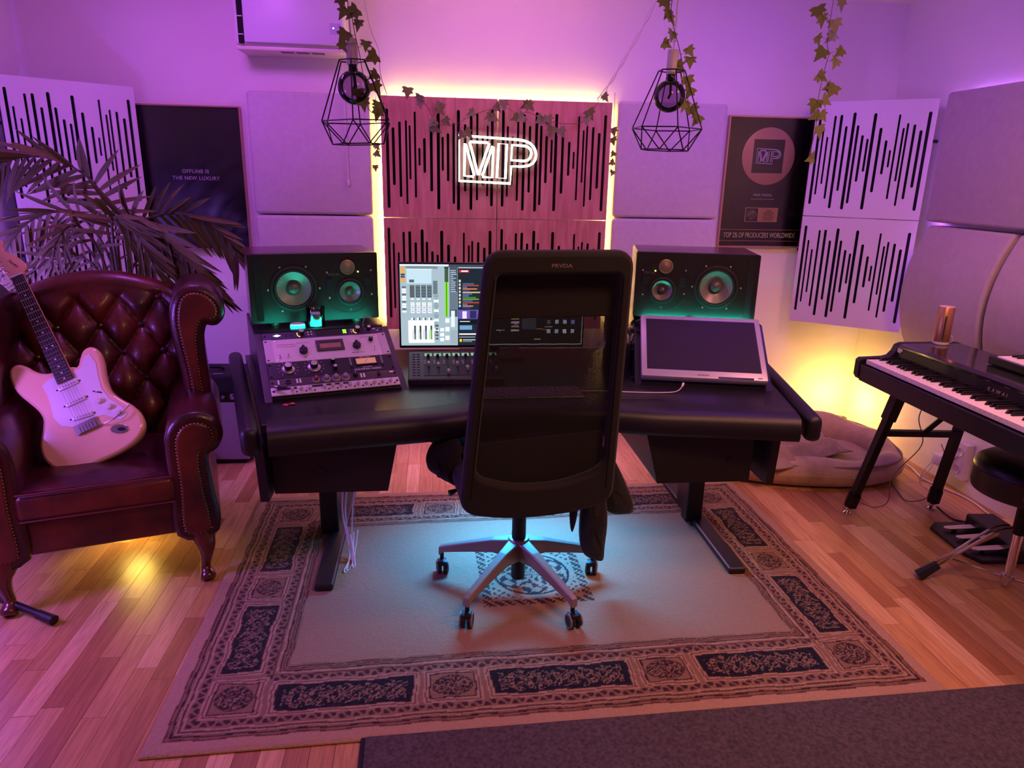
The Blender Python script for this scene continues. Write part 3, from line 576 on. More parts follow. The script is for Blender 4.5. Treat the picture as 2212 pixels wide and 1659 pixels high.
# ================================================================ LOUDSPEAKERS
mat('speaker_black','0e0d0d',.42,bump=.04,bscale=500); mat('speaker_wood','4a2129',.28,coat=.4); mat('cone_grey','74746e',.34,.25); mat('rubber','141314',.5); mat('dust_cap','4c4a46',.35); mat('tweeter_mesh','94806a',.4,.7)
RXm=Matrix.Rotation(PI/2,4,'X')
def rr0(pts,r,n=3):
    out=[]; m=len(pts)
    for i in range(m):
        a,b,c=Vector(pts[i-1]),Vector(pts[i]),Vector(pts[(i+1)%m]); p0=b+(a-b).normalized()*r; p2=b+(c-b).normalized()*r
        for k in range(n+1): q=p0*(1-k/n)**2+b*2*(k/n)*(1-k/n)+p2*(k/n)**2; out.append((q.x,q.y))
    return out
def speaker(label,center,th,mir):
    t=thing('studio_loudspeaker',label,'speaker',center,th,'studio loudspeakers on the desk wings'); w,h,d=.525,.283,.34; z0=.016
    MB().rbox((0,.032+(d-.03)/2,z0+h/2),(w,d-.03,h),.005,1).build('cabinet','speaker_wood',t)
    X=lambda f:mir*((f-.5)*w); zc=z0+h/2; yf=-.004
    bp=plate('baffle',rr0([(-w/2,-h/2),(w/2,-h/2),(w/2,h/2),(-w/2,h/2)],.006),[arc(X(.333),-.002,.078*1.06,0,350,40),arc(X(.772),-.024,.048*1.06,0,350,36)],.037)
    place('baffle',bp,'speaker_black',t,None,(0,.033,zc),UPRIGHT)
    def disc(prof,x,z,nm,m,par=t,n=36,cap=True): return MB().lathe(prof,n,Matrix.Translation((x,yf,z))@RXm,cap=cap).build(nm,m,par,50)
    def driver(x,z,R):
        o=disc([(R*1.24,0),(R*1.22,.004),(R*1.08,.005),(R*1.05,.002)],x,z,'driver_ring','rubber',cap=False)
        MB().lathe([(R*1.06,.002),(R*1.02,.006),(R*.94,.006),(R*.90,.000)],36,Matrix.Translation((x,yf,z))@RXm,cap=False).build('surround','rubber',o,50)
        MB().lathe([(R*.92,.000),(R*.66,-.011),(R*.40,-.021),(R*.33,-.023)],48,Matrix.Translation((x,yf,z))@RXm,cap=False).build('cone','cone_grey',o,60)
        MB().lathe([(R*.38,-.023),(R*.34,-.013),(R*.22,-.006),(0,-.003)],28,Matrix.Translation((x,yf,z))@RXm).build('dust_cap','dust_cap',o,60)
    # a dark recess disc hides nothing: drivers sit in front of the baffle
    driver(X(.333),zc-.002,.078)
    MB().tube([(X(.768)+.107*math.cos(RAD(a)),yf-.0005,zc-.004+.107*math.sin(RAD(a))) for a in range(0,360,8)],.0012,5,closed=True).build('plate_groove','rubber',t)
    driver(X(.772),zc-.024,.048)
    disc([(.031,0),(.031,.006),(.027,.007),(.025,.004),(0,.008)],X(.757),zc+.082,'tweeter','tweeter_mesh')
    for i in range(-4,5):
        for j in range(-4,5):
            if i*i+j*j<=17 and (i+j)%2==0: pass
    for f,zz in ((.612,.016),(.915,.020)):
        MB().rbox((X(f),yf-.003,zc+zz),(.028,.004,.040),.0019,1).build('port','slot_dark',t)
    MB().box((X(.066),yf-.0006,zc-.003),(.028,.004,h-.028)).build('slot_port','slot_dark',t)
    MB().lathe([(0,0),(.0028,0),(.0028,.002),(0,.003)],10,Matrix.Translation((X(.84),yf-.003,zc+.062))@RXm).build('power_light',glow('lime_led',(.55,1,.1),9),t)
    for k in range(6):
        a=RAD(60*k+ (30 if True else 0)); MB().lathe([(.0042,0),(.0042,.002),(.002,.003),(0,.003)],10,Matrix.Translation((X(.333)+.1035*math.sin(a),yf-.002,zc-.002+.1035*math.cos(a)))@RXm).build('screw','steel',t,30)
    for dx,dz in ((-.092,.062),(.092,.066),(-.086,-.044),(.093,-.036)): MB().lathe([(.0042,0),(.0042,.002),(.002,.003),(0,.003)],10,Matrix.Translation((X(.768)+dx,yf-.0035,zc+dz))@RXm).build('screw','steel',t,30)
    place('lettering',text_mesh('FOCAL',.013,spacing=1.3),mat('faint_print','6b6462',.5),t,loc=(X(.768)-.062,yf-.0035,zc+.053),rot=UPRIGHT)
    MB().box((X(.772),yf-.0035,zc-.096),(.010,.001,.0018)).build('emblem','steel',t); MB().box((X(.772),yf-.0035,zc-.100),(.002,.001,.008)).build('emblem','steel',t)
    for fx in (-.17,.17):
        for fy in (.03,.28): MB().lathe([(.016,0),(.018,.004),(.018,.010),(.014,.016),(0,.016)],16,Matrix.Translation((fx,fy,0))).build('foot',mat('foot_grey','8f8c8a',.3,.5),t,40)
    return t
uL=Vector((math.cos(RAD(16)),math.sin(RAD(16)),0)); uR=Vector((math.cos(TR),math.sin(TR),0))
speaker('black studio loudspeaker on the left desk wing, woofer on its left',Vector((-.745,2.978,.872))+uL*.2625,RAD(16),1)
speaker('black studio loudspeaker on the right desk wing, woofer on its right',Vector((.884,3.052,.892))+uR*.2625,TR,-1)
# ---------------------------------------------------------------- teal puck lamps and tumbler
glow('teal_glow',(.02,1,.72),2.2)
def puck(label,loc,emit_r=.030):
    t=thing('puck_light',label,'lamp',loc,0,'teal puck lights under the loudspeakers'); MB().lathe([(.028,0),(.030,.003),(.030,.016),(.029,.018)],28).build('diffuser','teal_glow',t,40); MB().lathe([(.0295,.017),(.0275,.022),(0,.022)],28).build('lid','white_plastic',t,40)
puck('small round teal light beside the glass tumbler',wing(OL,TL,.175,.385,.8725))
puck('small round teal light hidden behind the tilted display',wing(OR,TR,.24,.350,.8925))
glass('tumbler_glass',(.80,.94,.92)); 
t=thing('glass_tumbler','clear glass tumbler glowing teal in front of the left loudspeaker','glass',wing(OL,TL,.252,.400,.8725))
MB().lathe([(.034,0),(.036,.002),(.0375,.082),(.0365,.084),(.0345,.082),(.0335,.006),(0,.006)],32).build('glass_wall','tumbler_glass',t,50); MB().lathe([(0,.007),(.0328,.007),(.0335,.058),(0,.059)],28).build('wax',mat('candle_wax','d5ece4',.6),t,40)
glow('led_teal',(.02,1,.72),60); glow('led_teal_bright',(.02,1,.72),230)
for O_,th_2,v_,z_,lb in ((OL,TL,.340,.8745,'teal led strip along the front of the shelf under the left loudspeaker'),(OR,TR,.299,.8945,'teal led strip behind the tilted display under the right loudspeaker')):
    t=thing('led_strip',lb,'led strip',wing(O_,th_2,.27,v_,z_),th_2,'teal led strips under the loudspeakers'); MB().box((0,0,0),(.46,.007,.004)).build('diffuser','led_teal' if O_ is OL else 'led_teal_bright',t)

# ================================================================ ULTRAWIDE MONITOR
def screen_mesh():
    R=[] # x0,y0,x1,y1 in unit screen coords (y from top), colour
    def r(x0,y0,x1,y1,c): R.append((x0,y0,x1,y1,hexc(c)))
    zx=lambda x:(x-1545)/1700; zy=lambda y:(y-235)/735
    def q(x0,y0,x1,y1,c): r(zx(x0),zy(y0),zx(x1),zy(y1),c)
    r(0,0,1,1,'8fa2ac'); q(1545,235,1985,248,'c8d6dc'); q(1985,235,2300,260,'3a4450')
    q(1598,252,1885,275,'6b7a84'); q(1605,280,1830,405,'a9c0cc'); q(1600,275,1840,279,'dfe9ee'); q(1628,370,1672,395,'4a5560')
    for i in range(7): q(1553,258+i*20,1590,274+i*20,'d08a2a' if i in(0,1,2,5,6) else '3a3a40')
    for i in range(11): q(1560,430+i*22,1598,446+i*22,'d8e2e8' if i%3 else '55626c')
    for i in range(4):
        q(1632+i*52,420,1674+i*52,530,'46525a'); 
        for j in range(4): q(1640+i*52,428+j*26,1666+i*52,432+j*26,'77858c' if i else '8a4a4a')
        q(1640+i*52,540,1668+i*52,550,'dfe6ea')
        for j,c in enumerate(('c8b890','7f94c0','b08ab8')): q(1638+i*52,575+j*34,1672+i*52,603+j*34,'d9e0e2'); q(1645+i*52,582+j*34,1666+i*52,594+j*34,c)
        q(1640+i*52,715,1655+i*52,735,'e8eef0'); q(1660+i*52,715,1670+i*52,735,'39424a')
    q(1612,738,1848,925,'e6ecee'); q(1615,925,1850,945,'f6fafa')
    for i in range(4): q(1664+i*50,786,1682+i*50,915,'3c464c'); q(1664+i*50,860-i*12,1682+i*50,915,'5f9a3a' if i==3 else '59646a'); q(1652+i*50,820,1656+i*50,912,'4a545c')
    q(1843,380,1883,500,'5b6870'); 
    for i in range(9): q(1848,505+i*44,1892,530+i*44,'c9d4da' if i%2 else '7d8a92'); q(1858,540+i*42,1882,546+i*42,'55626c')
    for i in range(5): q(1862,780+i*30,1888,795+i*30,'3f4a52')
    q(1945,255,1984,270,'2a3038'); q(1948,270,1982,390,'3a4a3a'); q(1950,390,1962,705,'6cc21e'); q(1968,390,1980,705,'6cc21e'); q(1962,390,1968,705,'2c4a18')
    for i in range(3): q(1905,810+i*46,1940,840+i*46,'e4ecef'); q(1953,720+i*80,1990,760+i*80,'dbe5ea')
    q(1993,258,2066,705,'3e4854'); 
    for i in range(20): q(2000,285+i*17,2000+random.randint(25,60),292+i*17,'9fb0c0' if i<12 else '5b6876')
    q(1996,480,2064,640,'596674'); q(2005,650,2040,800,'c2cdd4'); q(2000,830,2064,960,'8796a2')
    q(2068,248,2300,970,'1c232c'); q(2072,255,2300,268,'8b96a0'); q(2080,283,2170,305,'c02a30'); q(2100,288,2160,298,'f0e8e8')
    for i in range(8): q(2078,370+i*32,2094,392+i*32,'8fb8d8' if i%2 else 'd8c890')
    cl=['3a5a8a','a03a34','3b6a9a','c06a40','2f3a8a','b8a070','40608a','7a4aa0','3a7a3a','5a8a3a']
    for i in range(15): q(2112,400+i*15.5,2112+random.randint(40,190),411+i*15.5,cl[i%10])
    q(2072,642,2300,725,'5a4a9a'); q(2110,655,2150,722,'c9c0e0'); q(2180,650,2240,720,'2a2450'); q(2075,732,2300,775,'11151b'); q(2085,745,2180,752,'c8d0d8')
    q(2085,785,2200,825,'5f8ab0'); q(2080,860,2250,872,'dfe6ea'); q(2080,890,2230,897,'8a949c'); q(2085,912,2105,938,'e8b820'); q(2115,916,2240,924,'aab4bc'); q(2115,932,2200,938,'7a848c')
    r(.46,.02,.995,.985,'12161c'); 
    for i in range(26): x=.47+random.random()*.5; y=.05+random.random()*.88; r(x,y,min(x+random.uniform(.01,.05),.99),y+.012,random.choice(['8a94a0','c8b060','5a7ab0','a0a8b0','b06a50','d0d8e0']))
    r(.66,.35,.74,.80,'39424e'); 
    for i in range(9): r(.60,.40+i*.05,.645,.425+i*.05,'a89a70' if i%2 else 'd0b0d0')
    for i in range(4):
        for j in range(6): r(.80+i*.045,.2+j*.12,.82+i*.045,.25+j*.12,random.choice(['e0e6ee','8088d0','b8c8e0','5a6470']))
    return R
def mon():
    t=thing('ultrawide_monitor','wide black monitor with a lit mixing screen behind the desk chair','monitor',(.268,3.17,ZT),0)
    w,h=.845,.386; tz=.052; tilt=RAD(-3)
    b=MB(); b.rbox((0,.012,tz+h/2),(w,.024,h),.003,1); b.build('bezel','satin_black',t); MB().rbox((0,.034,tz+h/2),(w*.7,.03,h*.6),.012,2).build('rear_housing','black_plastic',t)
    vs=[];fs=[];cc=[]; sw,sh=w-.016,h-.020
    for k,(x0,y0,x1,y1,c) in enumerate(screen_mesh()):
        x1=min(x1,1);y1=min(y1,1); yy=-.0006-k*.000004; o=len(vs)
        for (x,y) in ((x0,y1),(x1,y1),(x1,y0),(x0,y0)): vs.append(((x-.5)*sw,yy,tz+h/2+.002+(.5-y)*sh))
        fs.append((o,o+1,o+2,o+3)); cc+= [c]*4
    me=bpy.data.meshes.new('screen'); me.from_pydata(vs,[],fs); at=me.color_attributes.new('Col','FLOAT_COLOR','CORNER'); at.data.foreach_set('color',np.array([(*c,1) for c in cc],dtype=np.float32).ravel())
    m=bpy.data.materials.new('screen_light'); m.use_nodes=True; N=m.node_tree.nodes; N.clear(); e=N.new('ShaderNodeEmission'); e.inputs[1].default_value=1.55; a=N.new('ShaderNodeAttribute'); a.attribute_name='Col'; o=N.new('ShaderNodeOutputMaterial'); m.node_tree.links.new(a.outputs['Color'],e.inputs[0]); m.node_tree.links.new(e.outputs[0],o.inputs[0]); MATS['screen_light']=m
    place('screen',me,'screen_light',t)
    MB().rbox((0,.055,.13),(.07,.022,.25),.006,1).build('stand_neck','satin_black',t); MB().rbox((0,.06,.006),(.30,.20,.012),.005,1).build('stand_foot','satin_black',t)
mon()
# ================================================================ FADER CONTROLLER
t=thing('fader_controller','dark grey fader control surface with small lit displays below the monitor','controller',(.085,2.875,ZT+.027),rot=(RAD(11),0,RAD(1.5)))
W0,D0=.385,.265
MB().rbox((0,0,.012),(W0,D0,.030),.004,1).build('body',mat('ctl_body','2b2733',.4,.2),t); MB().box((0,.05,-.012),(W0-.03,.12,.03)).build('rear_foot','black_plastic',t); MB().box((.031,.008,.0278),(.318,D0-.045,.001)).build('fader_panel',mat('ctl_panel','121214',.5),t)
for i in range(2):
    for j in range(9): MB().box((-.168+i*.018,.105-j*.0245,.0285),(.011,.008,.003)).build('push_button',mat('btn_violet','574c66',.5),t)
glow('lcd_green',(.55,.85,.6),.55)
for i in range(8):
    x=-.108+i*.0395; MB().box((x,.093,.0288),(.031,.026,.002)).build('channel_display','lcd_green',t)
    MB().lathe([(.0065,0),(.006,.014),(0,.015)],12).build('knob','black_plastic',t,40,(x,.070,.028))
    MB().box((x,-.040,.0286),(.003,.105,.0008)).build('fader_slot','slot_dark',t)
    fy=(-.008,-.018,-.082,-.012,-.05,-.02,-.01,-.06)[i]
    MB().rbox((x,fy,.036),(.0115,.022,.016),.002,1).build('fader_cap',mat('fader_cap','9a8f96',.35,.4),t)
    for j in range(3): MB().box((x-.015,.030-j*.014,.029),(.007,.008,.003)).build('push_button',mat('btn_grey','8b8390',.5),t)
t=thing('computer_keyboard','pale computer keyboard on the desk seen through the chair mesh','keyboard',(.36,2.60,ZT),rot=(RAD(3),0,RAD(1)))
MB().rbox((0,0,.008),(.42,.115,.010),.004,1).build('key_tray','steel',t)
km=MB().rbox((0,0,.0145),(.0165,.0155,.004),.0012,1).mesh('key'); km.materials.append(M('knob_grey'))
for i in range(21):
    for j in range(5): o=bpy.data.objects.new('key',km); COL.objects.link(o); o.parent=t; o.location=(-.195+i*.0195,-.042+j*.021,0)
# ================================================================ TILTED DISPLAY ON THE RIGHT WING
AR=math.atan2(.892-ZT,.30)
t=thing('tilted_display','switched off display with a silver frame leaning on the right desk wing','monitor',wing(OR,TR,.276,.020,ZT+.010),rot=(AR,0,TR))
w,h=.505,.348; mat('display_silver','bdb6c2',.35,.4); mat('dead_screen','241a1c',.55,spec=.3); 
MB().rbox((0,h/2,.022),(w,h,.034),.006,2).build('housing','display_silver',t,40); MB().box((0,h/2+.006,.0392),(w-.046,h-.062,.002)).build('inner_bezel','black_plastic',t); MB().box((0,h/2+.006,.0400),(w-.054,h-.070,.0015)).build('dark_screen','dead_screen',t)
place('lettering',text_mesh('SAMSUNG',.0095,spacing=1.1),'dark_print',t,loc=(-.005,.014,.0394)); MB().box((.125,.006,.0392),(.14,.008,.001)).build('button_strip',mat('gloss_strip','3a3036',.2),t); MB().box((.22,.010,.0392),(.018,.004,.001)).build('power_mark','dark_print',t)
# ================================================================ SMALL THINGS ON THE DESK
mat('pick_red','d8553f',.4)
pl=arc(0,0,.011,20,160,8)+[(0,-.015)]
for k,(x,y,r,l) in enumerate(((-.535,2.515,.6,'orange red guitar pick lying on the desk below the rack, nearer the edge'),(-.515,2.522,-1.1,'orange red guitar pick overlapping its twin on the desk below the rack'))):
    o=place('guitar_pick',plate('guitar_pick',pl,[],.0015),'pick_red',None,None,(x,y,ZT+.0006+k*.0018),(0,0,r)); tag(o,l,'guitar pick','guitar picks on the desk')
t=thing('charging_cable','thin white charging cable curling across the right side of the desk','cable',(.88,2.6,ZT))
P=smoothpath([(-.42,.02,.004),(-.25,.03,.004),(-.12,.008,.004),(0,-.005,.004),(.07,.0,.006),(.105,.03,.018)],6); MB().tube(P,.0022,6).build('lead','white_cable',t,60); MB().tube([P[-1],P[-1]+Vector((.008,.012,.010))],.0045,8).build('connector','white_plastic',t,40)
t=thing('desk_grommet','square cable hatch in the desktop beside the chair','desk fitting',(.78,2.585,ZT),RAD(-5)); MB().box((0,0,.0006),(.20,.13,.0012)).build('hatch_lid',mat('hatch','1b171f',.4),t)
o=thing('black_button_box','small flat black puck standing on the desk by the plant','device',(.765,2.84,ZT)); MB().lathe([(.03,0),(.032,.004),(.032,.018),(.03,.022),(0,.022)],24).build('base','black_plastic',o,40); MB().lathe([(.022,.022),(.022,.04),(.02,.043),(0,.043)],24).build('dial','satin_black',o,40)
o=tag(MB().rbox((.826,2.80,ZT+.006),(.012,.012,.012),.002,1).build('dongle','black_plastic'),'tiny black cube on the desk below the plant','device')
# mini speaker, potted plant, paper cup between monitor and right wing
t=thing('mini_speaker','slim black mini speaker standing behind the chair by the plant','speaker',(.83,3.18,ZT),RAD(-8)); MB().rbox((0,0,.14),(.075,.09,.28),.008,2).build('cabinet','black_plastic',t); 
for z,r in ((.10,.026),(.19,.026)): MB().lathe([(r*1.15,0),(r*1.1,.004),(r,.002),(r*.4,-.004),(0,0)],24,Matrix.Translation((0,-.046,z))@RXm).build('cone','rubber',t,50)
MB().box((-.01,-.047,.245),(.02,.002,.006)).build('badge','brass',t)
t=thing('potted_plant','small dark leafy plant in a black pot beside the right wing','plant',(.865,3.02,ZT))
MB().lathe([(.040,0),(.052,.085),(.055,.09),(.050,.09),(.045,.075),(0,.075)],24).build('pot','matte_black',t,40)
lf=MB(); 
lfm=MB().add([(0,0,0),(.010,.014,.004),(.007,.030,.002),(0,.042,-.004),(-.007,.030,.002),(-.010,.014,.004)],[(0,1,2,3),(0,3,4,5)]).mesh('leaf'); lfm.materials.append(mat('dark_leaf','3b4a36',.5))
for i in range(46):
    a=random.random()*2*PI; hh=random.uniform(.09,.20); rr=random.uniform(.01,.055); o=bpy.data.objects.new('leaf',lfm); COL.objects.link(o); o.parent=t; o.location=(rr*math.cos(a),rr*math.sin(a),hh); o.rotation_euler=(random.uniform(-.3,.9),random.uniform(-.4,.4),a-PI/2); s=random.uniform(.8,1.4); o.scale=(s,s,s)
for i in range(7): a=i*.9; MB().tube([(0,0,.07),(.02*math.cos(a),.02*math.sin(a),.13),(.05*math.cos(a),.05*math.sin(a),.19)],.0018,5).build('stem','dark_leaf',t)
t=thing('paper_cup','pale cup holding crumpled tissue beside the black plant pot','cup',(.905,2.93,ZT)); MB().lathe([(.026,0),(.033,.085),(.031,.085),(.024,.004),(0,.004)],22).build('cup_wall',mat('cup_grey','8d8496',.5),t,40)
b=MB(); b.lathe([(.028,.07),(.033,.09),(.024,.115),(.012,.125),(0,.128)],11); 
b.v=[(x+random.uniform(-.008,.008),y+random.uniform(-.008,.008),z+random.uniform(-.008,.008)) for x,y,z in b.v]; b.build('tissue','white_plastic',t)
# under-desk led bar and cables
t=thing('led_bar','blue led bar fixed under the desktop','led strip',(.36,2.92,.640)); MB().box((0,0,0),(.5,.025,.012)).build('housing','steel',t); MB().box((0,0,-.0075),(.48,.014,.003)).build('diffuser',glow('led_blue',(.05,.4,1),3),t)
t=thing('desk_cables','bundle of white cables hanging under the left of the desk','cable',(-.352,2.60,0))
for i,(dx,dy,k) in enumerate(((0,.1,.0),(.01,.08,.02),(.0,.12,-.015))):
    MB().tube(smoothpath([(dx,dy,.60),(dx+.008+k,dy-.02,.38),(dx-.012+k,dy-.03,.18),(dx+.006,dy-.10+k,.03),(dx+.004+k*.6,-.10+k,.013),(dx+.022,-.06,.014),(dx+.02-k,dy-.06,.10)],6),.0032,6).build('lead','white_cable',t,60)
# ================================================================ WING ARMCHAIR
mat('oxblood','4e1416',.34,var=.75,vscale=4.5,bump=.10,bscale=90,col2='1c0908',coat=.15); mat('oxblood_worn','6e2a17',.36,var=.8,vscale=6,bump=.10,bscale=90,col2='2a0c0a',coat=.15); mat('mahogany','5a2413',.25,coat=.5,var=.4,vscale=6,stretch=(4,4,1)); mat('nail_brass','9a7b4e',.3,1); mat('welt','5c2420',.4)
arm=thing('wing_armchair','oxblood leather tufted wing armchair with brass nails and cabriole legs','armchair',(-1.163,2.39,0),RAD(17))
def closed_spline(pts,n=5):
    P=[Vector((*p,0)) for p in pts]; m=len(P); out=[]
    for i in range(m):
        a,b,c,d=P[i-1],P[i],P[(i+1)%m],P[(i+2)%m]
        for k in range(n):
            t=k/n; q=.5*((2*b)+(c-a)*t+(2*a-5*b+4*c-d)*t*t+(3*b-a-3*c+d)*t**3); out.append((q.x,q.y))
    return out
def inset(poly,d):
    n=len(poly); out=[]; A=sum(poly[i-1][0]*poly[i][1]-poly[i][0]*poly[i-1][1] for i in range(n)); s=1 if A>0 else -1
    for i in range(n):
        a,b,c=Vector(poly[i-1]),Vector(poly[i]),Vector(poly[(i+1)%n]); t=(c-a); t=t.normalized() if t.length>1e-9 else Vector((1,0)); out.append((b.x-t.y*d*s,b.y+t.x*d*s))
    return out
arm_prof=[(x_,z_ if z_<=.40 else .40+(z_-.40)*.83) for x_,z_ in [(.245,.21),(.243,.40),(.240,.55),(.246,.63),(.275,.685),(.325,.706),(.372,.690),(.398,.650),(.400,.605),(.382,.565),(.355,.545),(.345,.50),(.352,.38),(.358,.21)]]
wing_prof=[(.322,.54),(.315,.72),(.298,.86),(.292,.95),(.308,1.02),(.345,1.055),(.400,1.050),(.440,1.012),(.448,.968),(.428,.938),(.398,.942),(.378,.925),(.364,.86),(.366,.72),(.374,.54)]
def nails(path,y,nm='nail_heads',step=.0125,r=.0042):
    b=MB(); P=[Vector((p[0],y,p[1])) for p in path]; acc=0; last=P[0]
    for p in P[1:]:
        d=(p-last).length
        while acc+d>=step:
            k=(step-acc)/d; last=last+(p-last)*k; d=(p-last).length; acc=0
            b.lathe([(r,0),(r*.8,.0015),(0,.0026)],7,Matrix.Translation(last)@Matrix.Rotation(PI/2,4,'X'))
        acc+=d; last=p
    o=b.build(nm,'nail_brass',arm,60); o['kind']='stuff'; return o
def extr(poly,y0,y1,bev,nm,m):
    me=plate(nm,poly,[],y1-y0,bev=bev); o=place(nm,me,m,arm,60,(0,y1,0),UPRIGHT); return o
for s in (1,-1):
    ap=closed_spline([(s*x,z) for x,z in arm_prof],4); wp=closed_spline([(s*x,z) for x,z in wing_prof],4)
    extr(ap,-.005,.56,.018,'armrest','oxblood'); extr(inset(ap,.026 ),-.014,.02,.006,'arm_facing','oxblood_worn')
    extr(wp,.30,.66,.022,'wing','oxblood'); extr(inset(wp,.015),.292,.32,.005,'wing_facing','oxblood_worn')
    nails(inset(ap,.021)+[inset(ap,.021)[0]],-.010); nails(inset(wp,.011)+[inset(wp,.011)[0]],.296)
# tufted back
def backsurf(i,j):
    u=(i-.5)*.64; t=j; zt=1.095-.085*(u/.30)**2
    if t<.72: k=t/.72; z=.40+(zt-.055-.40)*k; y=.50+.185*k; ny=-1
    else:
        a=(t-.72)/.28*PI*1.15; z=zt-.055+.055*math.sin(a); y=.685+.06-.06*math.cos(a); k=1
    # diamond tufting
    a_=(u/.150+ (z-.985)/.215); b_=(u/.150-(z-.985)/.215); puff=(abs(math.sin(PI*(a_+.5)/1))*abs(math.sin(PI*(b_+.5)/1)))**.38
    w=min(1,max(0,(1.02-z)/.06)); y-= .050*(puff*w+(1-w)*.75)
    return (u,y+.02*(1-abs(u)/.32)*0,z)
MB().grid(backsurf,97,130).build('tufted_back','oxblood_worn',arm,180)
bm_=MB().lathe([(.013,0),(.012,.004),(.006,.007),(0,.008)],12,Matrix.Rotation(PI/2,4,'X')).mesh('tuft_button'); bm_.materials.append(M('oxblood'))
for r in range(6):
    z=.985-r*.1075
    for c in range(-2,3):
        u=(c+(0 if r%2 else .5))*.150
        if abs(u)<.27: o=bpy.data.objects.new('tuft_button',bm_); COL.objects.link(o); o.parent=arm; k=(z-.40)/(1.04-.40); o.location=(u,.50+.185*k-.008,z); 
MB().box((0,.70,.62),(.66,.06,.80)).build('back_panel','oxblood',arm)
# seat
def cush(i,j):
    return None
b=MB(); b.rbox((0,.235,.398),(.488,.50,.108),.022,3); 
b.v=[(x,y,z+(.030*max(0,1-(x/.25)**2)*max(0,1-((y-.25)/.26)**2) if z>.42 else 0)-.012*(x/.25)**2*(z>.42)) for x,y,z in b.v]
o=b.build('seat_cushion','oxblood_worn',arm,60,bevel=0); 
b=MB(); n=12
def seat_top(i,j):
    x=(i-.5)*.476; y=-.008+.006+j*.485; e=min(1,min(i,1-i,j,1-j)*7); return (x,y,.449+.030*(math.sin(PI*i)*math.sin(PI*min(1,j*.9+.08)))**.6*e+.002*math.sin(x*60+y*25)*math.exp(-((y-.10)/.08)**2))
MB().grid(seat_top,40,40).build('cushion_top','oxblood',arm,180)
MB().tube([(-.236,-.014,.447),(0,-.016,.449),(.236,-.014,.447)],.0042,8).build('cushion_piping','welt',arm,60); MB().tube([(-.236,-.014,.349),(0,-.016,.349),(.236,-.014,.349)],.0036,8).build('cushion_piping','welt',arm,60)
MB().rbox((0,.28,.274),(.50,.53,.138),.020,3).build('seat_rail','oxblood_worn',arm,50)
nails([(.248,.222),(.355,.222)],-.008); nails([(-.248,.222),(-.355,.222)],-.008)
for s in (1,-1):
    P=smoothpath([(s*.300,.040,.225),(s*.312,.028,.185),(s*.322,.012,.145),(s*.318,.016,.095),(s*.312,.022,.055),(s*.316,.006,.024),(s*.318,-.006,.008)],4)
    rs=[.046,.046,.045,.044,.042,.041,.039,.036,.033,.030,.027,.024,.022,.020,.019,.018,.018,.019,.021,.025,.028,.029,.028,.025,.020]
    MB().tube(P,rs[:len(P)],12).build('front_leg','mahogany',arm,80)
    MB().tube([(s*.29,.62,.24),(s*.29,.66,.10),(s*.30,.70,.0)],[.03,.026,.02],10).build('rear_leg','mahogany',arm,60)

# ================================================================ ELECTRIC GUITAR
A=Vector((-.462,.43,.775)).normalized(); Nn=Vector((.048,-.861,.505)); Nn=(Nn-A*Nn.dot(A)).normalized(); Xg=A.cross(Nn)
gm=Matrix((Xg,A,Nn)).transposed()
gt=thing('electric_guitar','cream electric guitar with white pickguard leaning in the leather armchair','guitar',Vector((-1.195,2.545,.482))-Nn*.02,rot=gm.to_euler())
mat('guitar_cream','eec19a',.16,coat=.8); mat('guard_white','e3d8d6',.25,coat=.4); mat('maple','d8a878',.3,coat=.3); mat('rosewood','23131a',.45); mat('pearl','e8e2e0',.3); mat('nickel','cfcad0',.18,1); mat('knob_cream','d8ccb8',.4)
go=[(0,0),(-.08,.004),(-.135,.030),(-.162,.080),(-.158,.132),(-.132,.180),(-.114,.220),(-.116,.262),(-.132,.305),(-.150,.350),(-.158,.398),(-.150,.436),(-.130,.446),(-.110,.428),(-.092,.400),(-.070,.378),(-.045,.366),(-.026,.364),(.026,.356),(.045,.345),(.064,.352),(.080,.375),(.098,.395),(.118,.396),(.129,.374),(.126,.335),(.114,.290),(.107,.245),(.110,.205),(.130,.165),(.154,.125),(.165,.085),(.157,.042),(.125,.014),(.07,.001)]
place('body',plate('body',closed_spline(go,4),[],.044,bev=.012),'guitar_cream',gt,60)
gg=[(-.080,.338),(-.05,.352),(-.031,.352),(-.031,.315),(.031,.315),(.031,.345),(.060,.340),(.086,.376),(.108,.380),(.114,.338),(.102,.285),(.095,.240),(.104,.190),(.132,.140),(.134,.106),(.108,.098),(.066,.142),(.03,.150),(-.045,.148),(-.078,.172),(-.089,.212),(-.080,.255),(-.076,.30)]
place('pickguard',plate('pickguard',gg,[],.0025,bev=.0008),'guard_white',gt,None,(0,0,.0435))
for y,r,w in ((.300,0,.070),(.232,0,.070),(.170,-.16,.070)):
    o=MB().rbox((0,0,.003),(w,.018,.008),.003,2,rot=(0,0,r)).build('pickup','guard_white',gt,50,(0,y,.046))
    for k in range(6): MB().lathe([(.0024,0),(.0024,.001),(0,.001)],8).build('pole_piece','nickel',o,loc=(math.cos(r)*(k-2.5)*.0102,math.sin(r)*(k-2.5)*.0102,.0072))
    for sx in (-1,1): MB().lathe([(.003,0),(.003,.0015),(0,.002)],8).build('pickup_screw','black_metal',gt,30,(math.cos(r)*sx*.041,y+math.sin(r)*sx*.041,.046))
for x,y in ((.072,.196),(.094,.160),(.113,.124)): MB().lathe([(.0125,0),(.011,.005),(.009,.006),(.0085,.013),(0,.014)],18).build('knob','knob_cream',gt,40,(x,y,.046))
MB().tube([(.075,.232,.046),(.078,.232,.058)],.0025,8).build('selector_switch','knob_cream',gt,40); MB().rbox((.078,.232,.0462),(.004,.034,.0008),.0003,1,rot=(0,0,.9)).build('switch_slot','black_metal',gt)
